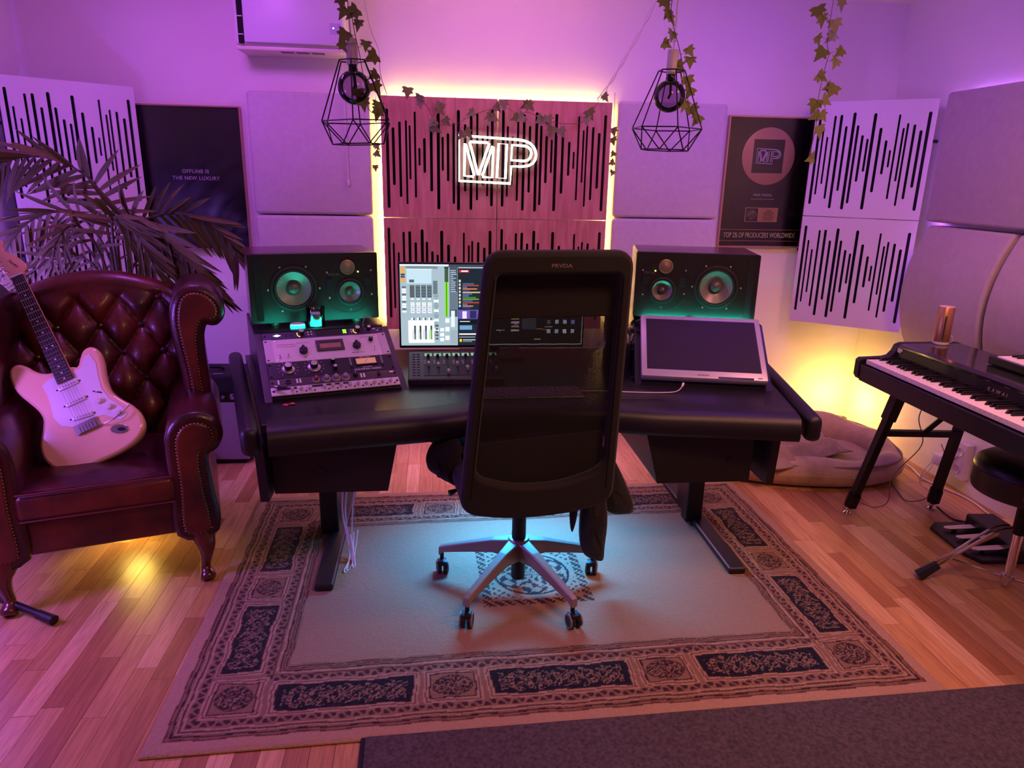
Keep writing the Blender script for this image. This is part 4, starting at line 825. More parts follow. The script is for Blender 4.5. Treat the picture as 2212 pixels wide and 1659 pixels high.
o=MB().rbox((0,.128,.049),(.080,.040,.006),.0015,1).build('bridge','nickel',gt)
for k in range(6): MB().rbox(((k-2.5)*.0108,.122,.0555),(.0092,.026,.008),.001,1).build('saddle','nickel',o)
MB().tube(smoothpath([(.034,.116,.050),(.06,.104,.066),(.105,.104,.074),(.135,.116,.072)],4),.0023,7).build('tremolo_arm','nickel',gt,60); MB().tube([(.130,.114,.0722),(.165,.130,.070)],[.0032,.0045],8).build('tremolo_tip','knob_cream',gt,50)
place('jack_plate',plate('jack_plate',[(x*.030,y*.016) for x,y in arc(0,0,1,0,350,24)],[],.003,bev=.001),'nickel',gt,None,(.092,.068,.044),(0,0,-.5)); place('jack_cup',plate('jack_cup',[(x*.014,y*.007) for x,y in arc(0,0,1,0,350,20)],[],.001),'black_metal',gt,None,(.098,.064,.0470),(0,0,-.5))
def npoly(y): k=(y-.33)/(.775-.33); return .0285-.0075*k
b=MB(); ys=(.318,.775); b.add([(-npoly(ys[0]),ys[0],.030),(npoly(ys[0]),ys[0],.030),(npoly(ys[1]),ys[1],.034),(-npoly(ys[1]),ys[1],.034),(-npoly(ys[0]),ys[0],.050),(npoly(ys[0]),ys[0],.050),(npoly(ys[1]),ys[1],.050),(-npoly(ys[1]),ys[1],.050)],[(0,3,2,1),(4,5,6,7),(0,1,5,4),(1,2,6,5),(2,3,7,6),(3,0,4,7)]); b.build('neck','maple',gt,bevel=.004)
b=MB(); b.add([(-npoly(ys[0]),ys[0],.050),(npoly(ys[0]),ys[0],.050),(npoly(ys[1]),ys[1],.050),(-npoly(ys[1]),ys[1],.050),(-npoly(ys[0]),ys[0],.0555),(npoly(ys[0]),ys[0],.0555),(npoly(ys[1]),ys[1],.0555),(-npoly(ys[1]),ys[1],.0555)],[(0,3,2,1),(4,5,6,7),(0,1,5,4),(1,2,6,5),(2,3,7,6),(3,0,4,7)]); fb=b.build('fretboard','rosewood',gt)
SC=.645; yn=.775; fy=lambda n:yn-SC*(1-2**(-n/12))
for n in range(1,22): w=npoly(fy(n)); MB().box((0,fy(n),.0562),(2*w,.0024,.0018)).build('fret','nickel',fb)
for n in (3,5,7,9,15,17,19,21): MB().lathe([(.0034,0),(.0034,.0006),(0,.0006)],10).build('inlay_dot','pearl',fb,loc=(0,(fy(n)+fy(n-1))/2,.0554))
for sx in (-.011,.011): MB().lathe([(.0034,0),(.0034,.0006),(0,.0006)],10).build('inlay_dot','pearl',fb,loc=(sx,(fy(12)+fy(11))/2,.0554))
hs=[(-.021,.772),(-.030,.800),(-.046,.862),(-.056,.915),(-.050,.945),(-.028,.958),(-.008,.948),(.002,.928),(-.006,.908),(-.004,.890),(.012,.868),(.030,.842),(.040,.815),(.038,.795),(.026,.785),(.021,.772)]
place('headstock',plate('headstock',closed_spline(hs,3),[],.014,bev=.002),'maple',gt,60,(0,0,.034))
MB().box((0,.776,.0545),(.043,.005,.006)).build('nut','pearl',gt)
place('lettering',text_mesh('Fender',.016,shear=.3),'rosewood',gt,loc=(.006,.83,.0482),rot=(0,0,-1.1))
for k in range(6):
    y=.806+k*.0245; x=-.024-k*.0042; o=MB().lathe([(.0045,0),(.0045,.004),(.0028,.005),(.0028,.013),(0,.013)],10).build('tuning_peg','nickel',gt,40,(x,y,.048)); MB().rbox((-.022,0,-.008),(.014,.010,.007),.003,2).build('tuner_button','nickel',o,40)
    sx=(k-2.5)*.0104; MB().tube([(sx,.128,.060),((k-2.5)*.007,.776,.0582),(x,y,.057)],.0006,4).build('string','nickel',gt)

# ================================================================ GUITAR AMPLIFIER
t=thing('guitar_amplifier','black guitar amplifier with silver grille standing behind the armchair','amplifier',(-1.20,3.64,0),RAD(-2)); w,h,d=.475,.485,.25
MB().rbox((0,d/2,.012+(h-.012)/2),(w,d,h-.012),.010,2).build('cabinet',mat('tolex','141214',.6,bump=.3,bscale=500),t)
def grillemat():
    m=mat('grille_cloth','8d8288',.8); N=m.node_tree.nodes; L=m.node_tree.links; tc=N.new('ShaderNodeTexCoord'); ck=N.new('ShaderNodeTexChecker'); ck.inputs['Scale'].default_value=260; ck.inputs[1].default_value=(*hexc('c9bcc4'),1); ck.inputs[2].default_value=(*hexc('7a6d74'),1); L.new(tc.outputs['Object'],ck.inputs[0]); L.new(ck.outputs[0],N['Principled BSDF'].inputs['Base Color'])
grillemat()
MB().box((0,-.002,.185),(w-.03,.008,.315)).build('grille','grille_cloth',t); MB().box((0,-.002,.372),(w-.03,.010,.046)).build('control_panel','face_black',t)
for i in range(9): MB().lathe([(.009,0),(.008,.012),(0,.013)],14,Matrix.Translation((-.17+i*.036,-.006,.372))@RXm).build('knob','knob_grey',t,40)
mp_logo(.05,.0010,'print_white',t,(.178,-.0085,.374)); MB().lathe([(.007,0),(.006,.006),(0,.007)],12,Matrix.Translation((.214,-.006,.372))@RXm).build('jewel_light',mat('jewel','8a2a30',.2),t,40)
MB().tube(smoothpath([(-.09,.12,.485),(-.07,.12,.50),(.07,.12,.50),(.09,.12,.485)],4),.009,8).build('handle','black_plastic',t,50); MB().box((.09,.03,.4865),(.05,.02,.002)).build('badge','steel',t)
for x in (-.19,.19):
    for y in (.04,.21): MB().lathe([(.012,0),(.014,.012),(0,.012)],12,Matrix.Translation((x,y,0))).build('foot','rubber',t,40)

# ================================================================ PALM
palm=thing('potted_palm','tall potted palm with drooping fronds behind the leather armchair','plant',(-1.46,3.42,0))
mat('palm_leaf','746c46',.6,var=.35,vscale=5,spec=.12); mat('palm_stem','4a4a2a',.5)
MB().lathe([(.12,0),(.16,.26),(.165,.28),(.15,.28),(.14,.24),(0,.24)],28).build('pot',mat('clay_pot','3a2a26',.6),palm,40); MB().lathe([(0,.245),(.139,.245)],24,cap=False).build('soil','matte_black',palm)
lm=MB(); 
def leafpt(i,j):
    L=i; w=.0105*math.sin(PI*min(1,.12+L*.88))**.7*(1-.15*L); x=(j-.5)*2*w; return (x,L*.21,-.03*L*L-.0025+abs(x)*.35)
lm.grid(leafpt,8,3); lfm2=lm.mesh('leaflet'); lfm2.materials.append(M('palm_leaf')); lfm2.polygons.foreach_set('use_smooth',[True]*len(lfm2.polygons))
B0=Vector((-1.43,3.40,1.0))
FR=[([(-1.43,3.40,.80),(-1.42,3.36,1.20),(-1.44,3.30,1.42),(-1.58,3.22,1.53),(-1.74,3.16,1.50),(-1.86,3.12,1.36)],46,1.0),
 ([(-1.43,3.42,.80),(-1.45,3.40,1.12),(-1.56,3.34,1.30),(-1.70,3.28,1.28),(-1.80,3.22,1.16),(-1.84,3.20,1.02)],34,.85),
 ([(-1.45,3.42,.80),(-1.50,3.38,1.06),(-1.60,3.30,1.12),(-1.72,3.24,1.06),(-1.78,3.20,.98)],24,.8),
 ([(-1.40,3.40,.80),(-1.38,3.34,1.16),(-1.30,3.24,1.30),(-1.16,3.12,1.25),(-1.05,3.05,1.13),(-.97,3.02,1.02)],50,1.1),
 ([(-1.41,3.44,.80),(-1.36,3.44,1.20),(-1.24,3.42,1.29),(-1.08,3.40,1.29),(-.95,3.38,1.21),(-.89,3.36,1.10)],34,.95),
 ([(-1.40,3.38,.80),(-1.37,3.28,1.18),(-1.32,3.14,1.30),(-1.24,3.04,1.22),(-1.18,3.0,1.08)],34,.95),
 ([(-1.42,3.44,.80),(-1.38,3.46,1.05),(-1.26,3.46,1.14),(-1.12,3.44,1.08),(-1.02,3.42,.94)],18,.75),
 ([(-1.45,3.40,.80),(-1.48,3.40,1.02),(-1.57,3.40,1.17),(-1.66,3.42,1.24),(-1.76,3.44,1.22)],16,.7),
 ([(-1.42,3.38,.80),(-1.44,3.30,1.14),(-1.50,3.20,1.26),(-1.56,3.10,1.20),(-1.60,3.06,1.08)],18,.75)]
for pts,nl,sc in FR:
    pts=[(x,max(y+.05,3.20) if i>1 else y,z) for i,(x,y,z) in enumerate(pts)]
    P=[p-Vector((-1.46,3.42,0)) for p in smoothpath(pts,8)]; m=len(P); fr_=MB().tube(P,[.008-.006*i/(m-1) for i in range(m)],7).build('frond','palm_stem',palm,60)
    for k in range(nl):
        f=.28+.72*k/(nl-1); q=f*(m-1); i=min(int(q),m-2); p=P[i].lerp(P[i+1],q-i); T=(P[i+1]-P[i]).normalized(); side=T.cross(Vector((0,0,1))); side=side.normalized() if side.length>1e-3 else Vector((1,0,0))
        s=1 if k%2 else -1
        side=(T.cross(Vector((0,1,0)))*.85+T.cross(Vector((0,0,1)))*.45).normalized()
        dirv=(side*s*(.95-.45*f)+T*(.40+.60*f)+Vector((random.uniform(-.08,.08),random.uniform(-.25,.1),-.42+random.uniform(-.14,.14)))).normalized(); up=Vector((random.uniform(-.35,.35),-1,random.uniform(-.1,.6))); xx=dirv.cross(up).normalized(); zz=xx.cross(dirv)
        o=bpy.data.objects.new('leaflet',lfm2); COL.objects.link(o); o.parent=fr_; o.rotation_euler=Matrix((xx,dirv,zz)).transposed().to_euler(); o.location=p; l=sc*(1.15-.55*abs(f-.5)*1.2)*random.uniform(.85,1.1); o.scale=(l*1.1,l,l)
MB().tube([(.03,-.02,.24),(.03,-.02,.85)],[.022,.014],10).build('stem','palm_stem',palm,60); MB().tube([(.05,.0,.24),(.045,.0,.85)],[.018,.012],10).build('stem','palm_stem',palm,60)

# ================================================================ OFFICE CHAIR
och=thing('office_chair','black high back mesh office chair on a pale five star base','office chair',(.305,2.35,0),RAD(7))
mat('chair_fabric','0c0a0a',.85,bump=.2,bscale=500,sheen=.1); mat('chair_frame','0b0a0a',.5); mat('star_base','94867c',.42,.4); mat('castor_black','100e0e',.5); mat('castor_rim','77706c',.5)
def meshmat():
    m=bpy.data.materials.new('chair_mesh'); m.use_nodes=True; N=m.node_tree.nodes; L=m.node_tree.links; b=N['Principled BSDF']; b.inputs['Base Color'].default_value=(.006,.005,.005,1); b.inputs['Roughness'].default_value=.8
    tc=N.new('ShaderNodeTexCoord'); sp=N.new('ShaderNodeSeparateXYZ'); L.new(tc.outputs['Object'],sp.inputs[0])
    def M_(op,a,b2=None):
        n=N.new('ShaderNodeMath'); n.operation=op
        for i,v in enumerate((a,b2)):
            if v is None: continue
            if isinstance(v,(int,float)): n.inputs[i].default_value=v
            else: L.new(v,n.inputs[i])
        return n.outputs[0]
    k=2*PI/.0052; a=M_('MULTIPLY',M_('ADD',sp.outputs[0],sp.outputs[1]),k*.7071); c=M_('MULTIPLY',M_('SUBTRACT',sp.outputs[0],sp.outputs[1]),k*.7071)
    h=M_('MULTIPLY',M_('SINE',a),M_('SINE',c)); hole=M_('GREATER_THAN',M_('ABSOLUTE',h),.60)
    t=N.new('ShaderNodeBsdfTransparent'); mx=N.new('ShaderNodeMixShader'); L.new(hole,mx.inputs[0]); L.new(b.outputs[0],mx.inputs[1]); L.new(t.outputs[0],mx.inputs[2]); L.new(mx.outputs[0],N['Material Output'].inputs[0]); MATS['chair_mesh']=m
meshmat()
REC=(PI/2+RAD(10.8),0,0); BL=(0,-.205,.43); HB=.880
def rr(pts,r,n=5):
    out=[]; m=len(pts)
    for i in range(m):
        a,b,c=Vector(pts[i-1]),Vector(pts[i]),Vector(pts[(i+1)%m]); d1=(a-b).normalized(); d2=(c-b).normalized(); rad=r[i] if hasattr(r,'__len__') else r
        p0=b+d1*rad; p2=b+d2*rad
        for k in range(n+1):
            t=k/n; q=p0*(1-t)**2+b*2*t*(1-t)+p2*t*t; out.append((q.x,q.y))
    return out
outer=rr([(-.250,.035),(-.10,.0),(.10,.0),(.250,.035),(.203,HB),(-.203,HB)],[.055,.08,.08,.055,.042,.042])
inner=rr([(-.228,.150),(-.08,.098),(.08,.098),(.228,.150),(.191,HB-.042),(-.191,HB-.042)],[.06,.06,.06,.06,.030,.030])
place('back_frame',plate('back_frame',outer,[inner],.040,bev=.012),'chair_fabric',och,60,BL,REC)
place('back_mesh',plate('back_mesh',inset(inner,-.006),[],.0012),'chair_mesh',och,None,(0,-.205+.012,.43),REC)
place('head_pad',plate('head_pad',rr([(-.196,HB-.192),(.196,HB-.192),(.189,HB-.044),(-.189,HB-.044)],.02),[],.012,bev=.004),'chair_fabric',och,None,(0,-.205+.022,.43),REC)
place('lumbar_pad',plate('lumbar_pad',rr([(-.215,.14),(-.08,.096),(.08,.096),(.215,.14),(.212,.285),(-.214,.262)],.025),[],.012,bev=.004),'chair_fabric',och,None,(0,-.205+.022,.43),REC)
place('lettering',text_mesh('PRVDA',.0155,sx=1.25,bold=.0004),mat('logo_grey','8f857f',.4,.5),och,None,(0,-.205-.0005-.0405*math.cos(RAD(10.8))-.0*0,.43),REC).location=Vector(BL)+Matrix.Rotation(REC[0],3,'X')@Vector((.0,HB-.026,.0405))
# seams on the frame
for s in (-1,1):
    R_=Matrix.Rotation(REC[0],3,'X'); MB().tube([Vector(BL)+R_@Vector((s*(.250-.047*q)-s*.018,q*HB,.041)) for q in (.10,.5,.93)],.0016,5).build('seam_piping','chair_frame',och,60)
b=MB(); b.rbox((0,.03,.485),(.50,.47,.085),.035,4); b.build('seat','chair_fabric',och,60); MB().rbox((0,.03,.432),(.30,.26,.04),.008,2).build('tilt_mechanism','chair_frame',och,40)
MB().tube([(-.10,.0,.43),(-.235,-.02,.43),(-.262,-.03,.425)],[.007,.007,.012],8).build('lever','chair_frame',och,50)
MB().box((0,-.17,.46),(.09,.14,.03),rot=(.35,0,0)).build('back_bracket','chair_frame',och)
MB().lathe([(.024,.045),(.026,.05),(.026,.42),(0,.42)],20).build('gas_column','chair_frame',och,40)
MB().lathe([(.036,.135),(.045,.150),(.045,.195),(.036,.21),(.026,.212)],24).build('hub','star_base',och,40)
for a in (-138,-66,6,78,150):
    a=RAD(a); d=Vector((math.cos(a),math.sin(a),0)); n_=Vector((-d.y,d.x,0)); b=MB(); sec=[(.030,.205,.135,.030),(.10,.190,.140,.022),(.20,.158,.120,.017),(.295,.128,.100,.015),(.318,.118,.082,.014)]; vs=[];fs=[]
    for r,zt,zb,w in sec:
        for sx,z in ((-1,zb),(1,zb),(1,zt),(-1,zt)): p=d*r+n_*sx*w*(1 if z==zb else .8); vs.append((p.x,p.y,z))
    for i in range(len(sec)-1):
        for k in range(4): fs.append((i*4+k,i*4+(k+1)%4,(i+1)*4+(k+1)%4,(i+1)*4+k))
    fs+= [(3,2,1,0),tuple(len(sec)*4-4+k for k in range(4))]
    b.add(vs,fs); b.build('star_leg','star_base',och,bevel=.004)
    p=d*.308; cas=MB().tube([(p.x,p.y,.055),(p.x,p.y,.098)],.008,8).build('castor','castor_black',och,50)
    ra=RAD(random.uniform(-25,25))-RAD(7); ax=Vector((math.cos(ra),math.sin(ra),0)); fw=Vector((-ax.y,ax.x,0)); q=p-fw*.012
    for sx in (-1,1):
        Mw=Matrix.Translation(Vector((q.x,q.y,.0375))+ax*sx*.013)@ax.to_track_quat('Z','Y').to_matrix().to_4x4()
        MB().lathe([(0,-.009),(.024,-.009),(.0255,-.006),(.0255,.006),(.024,.009),(0,.009)],20,Mw).build('wheel','castor_black',cas,40)
        MB().lathe([(.0256,sx*.004),(.0262,sx*.0075),(.0256,sx*.0095),(.019,sx*.0096)],20,Mw,cap=False).build('wheel_rim','castor_rim',cas,40)
    MB().rbox((q.x,q.y,.056),(.038,.040,.018),.006,2,rot=(0,0,ra)).build('castor_hood','castor_black',cas,40)
# ================================================================ JACKET ON THE CHAIR
jk=thing('black_jacket','black jacket draped over the seat and hanging beside the office chair','jacket',(.305,2.35,0))
mat('jacket_cloth','0d0b0c',.9,bump=.4,bscale=60,sheen=.15)
def drape(outline,y,th,nm):
    P=closed_spline(outline,4); n=len(P); cx=sum(p[0] for p in P)/n; cz=sum(p[1] for p in P)/n; rings=[(1,0),(.96,.45),(.82,.8),(.5,1.0),(.2,1.05)]; b=MB(); vs=[];fs=[]
    for sg in (1,-1):
        o=len(vs)
        for s,d in rings: vs+=[(cx+(x-cx)*s,y-sg*th/2*d*(1+.12*math.sin(i*.55+s*4)),cz+(z-cz)*s) for i,(x,z) in enumerate(P)]
        for r in range(len(rings)-1):
            for i in range(n): fs.append((o+r*n+i,o+r*n+(i+1)%n,o+(r+1)*n+(i+1)%n,o+(r+1)*n+i))
        fs.append(tuple(o+(len(rings)-1)*n+i for i in range(n)))
    b.add(vs,fs); return b.build(nm,'jacket_cloth',jk,80)
drape([(.24,.575),(.30,.56),(.345,.511),(.398,.41),(.437,.305),(.40,.285),(.345,.290),(.31,.33),(.27,.42)],.02,.07,'hood')
drape([(.25,.50),(.30,.45),(.325,.30),(.322,.17),(.318,.115),(.285,.118),(.247,.140),(.225,.20),(.222,.30),(.235,.42)],-.02,.06,'sleeve')
drape([(.18,.40),(.205,.38),(.207,.31),(.192,.245),(.180,.30)],-.04,.02,'strap')
drape([(-.22,.61),(-.30,.60),(-.335,.55),(-.332,.50),(-.298,.472),(-.262,.448),(-.22,.44)],.0,.09,'jacket_hem')
b=MB()
def over(i,j): x=(i-.5)*.60; y=.14+(j-.5)*.30; e=abs(x)/.3; return (x,y,.545+.012*math.sin(x*22+y*9)+.008*math.sin(y*31)-.10*max(0,e-.82)**1.0*4)
o=MB().grid(over,36,18).build('jacket_body','jacket_cloth',jk,180); md=o.modifiers.new('solid','SOLIDIFY'); md.thickness=.012
IVY={'left_leaves':[(-0.284,2.58,2.022),(-0.28,2.58,1.99),(-0.25,2.58,1.99),(-0.233,2.58,1.956),(-0.283,2.58,1.92),(-0.283,2.58,1.89),(-0.211,2.58,1.896),(-0.195,2.58,1.861),(-0.19,2.58,1.806),(-0.181,2.58,1.767),(-0.24,2.58,1.745),(-0.225,2.58,1.716),(-0.179,2.58,1.711),(-0.18,2.58,1.687)],'left_path':[(-0.274,2.58,2.048),(-0.272,2.58,2.008),(-0.254,2.58,1.985),(-0.247,2.58,1.944),(-0.242,2.58,1.916),(-0.233,2.58,1.874),(-0.227,2.58,1.832),(-0.219,2.58,1.786),(-0.213,2.58,1.739),(-0.209,2.58,1.702),(-0.182,2.58,1.683)],'right_leaves':[(0.788,2.58,2.064),(0.793,2.58,2.033),(0.811,2.58,2.015),(0.817,2.58,1.965),(0.801,2.58,1.937),(0.885,2.58,1.918),(0.888,2.58,1.885),(0.854,2.58,1.865),(0.887,2.58,1.819),(0.894,2.58,1.787),(0.879,2.58,1.745),(0.916,2.58,1.728),(0.928,2.58,1.698)],'right_path':[(0.81,2.58,2.093),(0.807,2.58,2.039),(0.821,2.58,1.989),(0.844,2.58,1.932),(0.86,2.58,1.883),(0.87,2.58,1.844),(0.883,2.58,1.799),(0.893,2.58,1.759),(0.914,2.58,1.713),(0.936,2.58,1.685)],'corner_leaves':[(1.612,2.95,2.169),(1.521,2.95,2.135),(1.538,2.95,2.108),(1.595,2.95,2.091),(1.533,2.95,2.039),(1.584,2.95,2.049),(1.549,2.95,1.987),(1.628,2.95,1.996),(1.618,2.95,1.957),(1.569,2.95,1.903),(1.595,2.95,1.866),(1.619,2.95,1.852),(1.603,2.95,1.814),(1.553,2.95,1.794),(1.561,2.95,1.755),(1.596,2.95,1.756),(1.591,2.95,1.695),(1.565,2.95,1.59)],'corner_path':[(1.576,2.95,2.212),(1.573,2.95,2.14),(1.572,2.95,2.073),(1.575,2.95,2.022),(1.585,2.95,1.988),(1.577,2.95,1.936),(1.571,2.95,1.883),(1.567,2.95,1.824),(1.57,2.95,1.782),(1.572,2.95,1.722),(1.567,2.95,1.661),(1.557,2.95,1.593)],'neon_leaves':[(-0.121,3.955,1.894),(-0.062,3.955,1.864),(-0.055,3.955,1.84),(0.004,3.955,1.75),(0.022,3.955,1.722),(0.042,3.955,1.832),(0.048,3.955,1.813),(0.079,3.955,1.759),(0.154,3.955,1.693),(0.204,3.955,1.805),(0.192,3.955,1.701),(0.299,3.955,1.79),(0.318,3.955,1.782),(0.344,3.955,1.834),(0.378,3.955,1.849),(0.436,3.955,1.787),(0.467,3.955,1.788),(0.489,3.955,1.849),(0.516,3.955,1.846),(0.567,3.955,1.783),(0.591,3.955,1.775),(0.618,3.955,1.781),(0.632,3.955,1.727),(0.69,3.955,1.721),(0.821,3.955,1.783),(0.839,3.955,1.816),(0.917,3.955,1.901)],'neon_path':[(-0.114,3.965,1.892),(-0.033,3.965,1.845),(0.026,3.965,1.755),(0.117,3.965,1.747),(0.223,3.965,1.8),(0.375,3.965,1.84),(0.452,3.965,1.806),(0.506,3.965,1.818),(0.624,3.965,1.777),(0.741,3.965,1.767),(0.827,3.965,1.791),(0.87,3.965,1.865),(0.903,3.965,1.905)],'gapL_leaves':[(-0.288,4.035,1.627),(-0.287,4.035,1.591),(-0.301,4.035,1.52)],'gapR_leaves':[(0.99,4.035,1.737),(0.991,4.035,1.688),(0.993,4.035,1.62),(0.987,4.035,1.574),(0.995,4.035,1.52)],'cordL':[(-0.301,3.6,2.278),(-0.279,3.7,2.145),(-0.25,3.8,2.063),(-0.251,3.9,1.971),(-0.229,4.02,1.889)],'cordR':[(1.034,3.5,2.295),(0.994,3.62,2.171),(0.946,3.75,2.046),(0.917,3.9,1.955),(0.884,4.01,1.895)]}
# ================================================================ PENDANT LAMPS
glass('smoked_glass',(.58,.50,.58)); mat('lamp_white','c9bcc8',.4)
def pendant(label,c,tilt):
    t=thing('pendant_lamp',label,'lamp',c,0,'wire cage pendant lamps',rot=(0,tilt,0)); n=6; Rr,rb,rt=.124,.086,.046; zt,zm,zb=.0,-.190,-.262
    V=lambda r,z,k,o=0:Vector((r*math.sin(RAD(60*k+o)),-r*math.cos(RAD(60*k+o)),z))
    T=[V(rt,zt,k) for k in range(6)]; Mi=[V(Rr,zm,k) for k in range(6)]; B_=[V(rb,zb,k,30) for k in range(6)]; w=.0023
    for L_ in (T,Mi,B_): MB().tube(L_,w,5,closed=True).build('wire_ring','black_metal',t)
    for k in range(6):
        MB().tube([T[k],Mi[k]],w,5).build('wire','black_metal',t); MB().tube([Mi[k],B_[k]],w,5).build('wire','black_metal',t); MB().tube([Mi[k],B_[k-1]],w,5).build('wire','black_metal',t)
    MB().lathe([(.019,-.012),(.0195,-.008),(.0195,.064),(.017,.067),(0,.067)],24).build('socket','lamp_white',t,40)
    pr=[(.014,-.012),(.014,-.022),(.018,-.034)]+[(.0545*math.sin(RAD(a)),-.082+.0545*math.cos(RAD(a))) for a in range(28,181,8)]
    bl=MB().lathe(pr,32).build('bulb','smoked_glass',t,80); MB().lathe([(.0135,-.010),(.0135,-.030),(.009,-.033),(0,-.033)],16).build('bulb_cap','matte_black',bl,40)
    MB().tube([(0,0,-.033),(.003,0,-.075),(-.004,.0,-.09)],.0045,7).build('filament_post','matte_black',bl,50)
    MB().tube([(0,0,.066),(-.002,0,.25),(0,0,2.46-c[2])],.0028,6).build('cord','white_cable',t); MB().lathe([(.03,0),(.03,-.02),(0,-.021)],16,Matrix.Translation((0,0,2.458-c[2]))).build('ceiling_rose','lamp_white',t,40)
    return t
pendant('black wire cage pendant lamp with smoked globe hanging near the air unit',(-.258,2.60,1.852),RAD(-2)); pendant('black wire cage pendant lamp with smoked globe hanging above the right loudspeaker',(.832,2.60,1.858),RAD(1))
# ================================================================ IVY
mat('ivy_leaf','7d8442',.5,var=.3,vscale=30); mat('ivy_stem','5b5236',.6)
sh=[(0,0),(.25,-.06),(.52,.02),(.36,.20),(.50,.42),(.24,.44),(.0,.98),(-.24,.44),(-.50,.42),(-.36,.20),(-.52,.02),(-.25,-.06)]
b=MB(); zf=lambda x,y:.10*abs(x)-.12*y*y*.5; b.add([(0,.25,0)]+[(x,y,zf(x,y)) for x,y in sh],[(0,i+1,(i+1)%12+1) for i in range(12)]); ivm=b.mesh('leaf',fix=False); ivm.materials.append(M('ivy_leaf'))
def ivy(label,path,leaves,size,r=.0014):
    o0=Vector(path[0]) if path else Vector(leaves[0]); t=thing('ivy_garland',label,'ivy',o0,0,'artificial ivy garlands')
    P=smoothpath(path,6) if path else []
    if P: MB().tube([p-o0 for p in P],r,5).build('vine','ivy_stem',t,60)
    for q in leaves:
        q=Vector(q); o=bpy.data.objects.new('leaf',ivm); COL.objects.link(o); o.parent=t; s=size*random.uniform(.85,1.2)
        rz=random.uniform(-1.2,1.2)+PI; yaw=random.uniform(-.5,.5); R_=Matrix.Rotation(yaw,3,'Z')@Matrix.Rotation(PI/2-random.uniform(-.3,.35),3,'X')@Matrix.Rotation(rz,3,'Z'); o.rotation_euler=R_.to_euler(); o.scale=(s,s,s); o.location=q-o0-R_@Vector((0,.4*s,0))
        if P:
            a=o.location; nn=min(P,key=lambda p:(p-q).length)-o0
            if (nn-a).length>.012: MB().tube([nn,(nn+a)/2+Vector((0,-.004,-.004)),a],.0008,4).build('leaf_stalk','ivy_stem',t)
ivy('ivy garland winding down beside the pendant near the air unit',IVY['left_path'],IVY['left_leaves'],.046)
ivy('ivy garland winding down beside the pendant over the right loudspeaker',IVY['right_path'],IVY['right_leaves'],.046)
ivy('long ivy garland hanging in front of the white corner panels',IVY['corner_path'],IVY['corner_leaves'],.056)
ivy('ivy garland draped along the top of the neon sign',IVY['neon_path'],IVY['neon_leaves'],.056)
gl=IVY['gapL_leaves']; ivy('short ivy sprig in the lit gap left of the wood panels',[(gl[0][0],gl[0][1],gl[0][2]+.25),gl[0],gl[1],gl[2]],gl,.045)
gl=IVY['gapR_leaves']; ivy('short ivy sprig in the lit gap right of the wood panels',[(gl[0][0]-.005,gl[0][1],gl[0][2]+.2)]+list(gl),gl,.045)
o=MB().tube(smoothpath(IVY['cordL'],6),.0025,6).build('white_cord','white_cable',None,60); tag(o,'single white cord running from the ceiling to the left corner of the wood panels','cord','white cords to the wood panels')
P=smoothpath(IVY['cordR'],10); b=MB()
for ph in (0,PI): b.tube([p+Vector((.006*math.cos(i*.45+ph),.004,.006*math.sin(i*.45+ph))) for i,p in enumerate(P)],.0022,6)
o=b.build('white_cord','white_cable',None,60); tag(o,'twisted pair of white cords slanting down to the right corner of the wood panels','cord','white cords to the wood panels')

# ================================================================ DOG BED
bed=thing('dog_bed','grey plush dog bed with raised border on the floor by the corner','dog bed',(1.96,3.47,0),RAD(-10)); mat('plush','c2a888',.95,var=.25,vscale=14,bump=.5,bscale=120,sheen=.3); mat('plush_pipe','85756e',.9); mat('blanket_grey','a8927c',.95,var=.2,vscale=10,bump=.3,bscale=140,sheen=.3)
def sup(a,b_,t,e=2.5): c,s=math.cos(t),math.sin(t); return (a*math.copysign(abs(c)**(2/e),c),b_*math.copysign(abs(s)**(2/e),s))
n=72; ring=[sup(.50,.325,2*PI*k/n) for k in range(n)]
def border(i,j):
    k=i*n; x,y=sup(.49,.315,2*PI*i); l=math.hypot(x,y); back=max(0,math.sin(2*PI*i)); hgt=.070+.030*back+.006*math.sin(7*2*PI*i); w=.072; a=2*PI*j; ox,oy=x/l,y/l
    r=w*math.cos(a); return (x+ox*r,y+oy*r,.006+hgt+hgt*math.sin(a))
MB().grid(border,n+1,18).build('border','plush',bed,180)
MB().tube([(lambda q:(q[0]*1.075,q[1]*1.12,.126+.050*max(0,math.sin(2*PI*k/n))))(sup(.50,.325,2*PI*k/n)) for k in range(n)],.006,7,closed=True).build('border_piping','plush_pipe',bed,80)
def cusht(i,j): x,y=sup(.48*i,.305*i,2*PI*j); return (x,y,.085+.012*math.cos(i*3)+.004*math.sin(x*30)*math.sin(y*27))
MB().grid(cusht,14,48).build('cushion','plush',bed,180)
def crumple(name,label,loc,rz,w,d,h,seed,amp=.03):
    rs=np.random.default_rng(seed); K=[(rs.uniform(-9,9),rs.uniform(-9,9),rs.uniform(0,6)) for _ in range(4)]
    def f(i,j):
        x=(i-.5)*w; y=(j-.5)*d; rr_=max(abs(i-.5),abs(j-.5))*2; z=h*(1-rr_**2.2)
        fold=max((1-abs(math.sin(a*x*2.6+b2*y*2.6+p)))**4 for a,b2,p in K)
        return (x+.03*math.sin(y*9+seed),y+.03*math.sin(x*8+seed*2),max(0.0,z+(fold-.3)*amp*.62*(1-rr_**4)))
    o=MB().grid(f,56,44).build(name,'blanket_grey',None,180,loc,(0,0,rz)); md=o.modifiers.new('solid','SOLIDIFY'); md.thickness=.006; md.offset=1; return tag(o,label,'blanket','grey blankets in the dog bed')
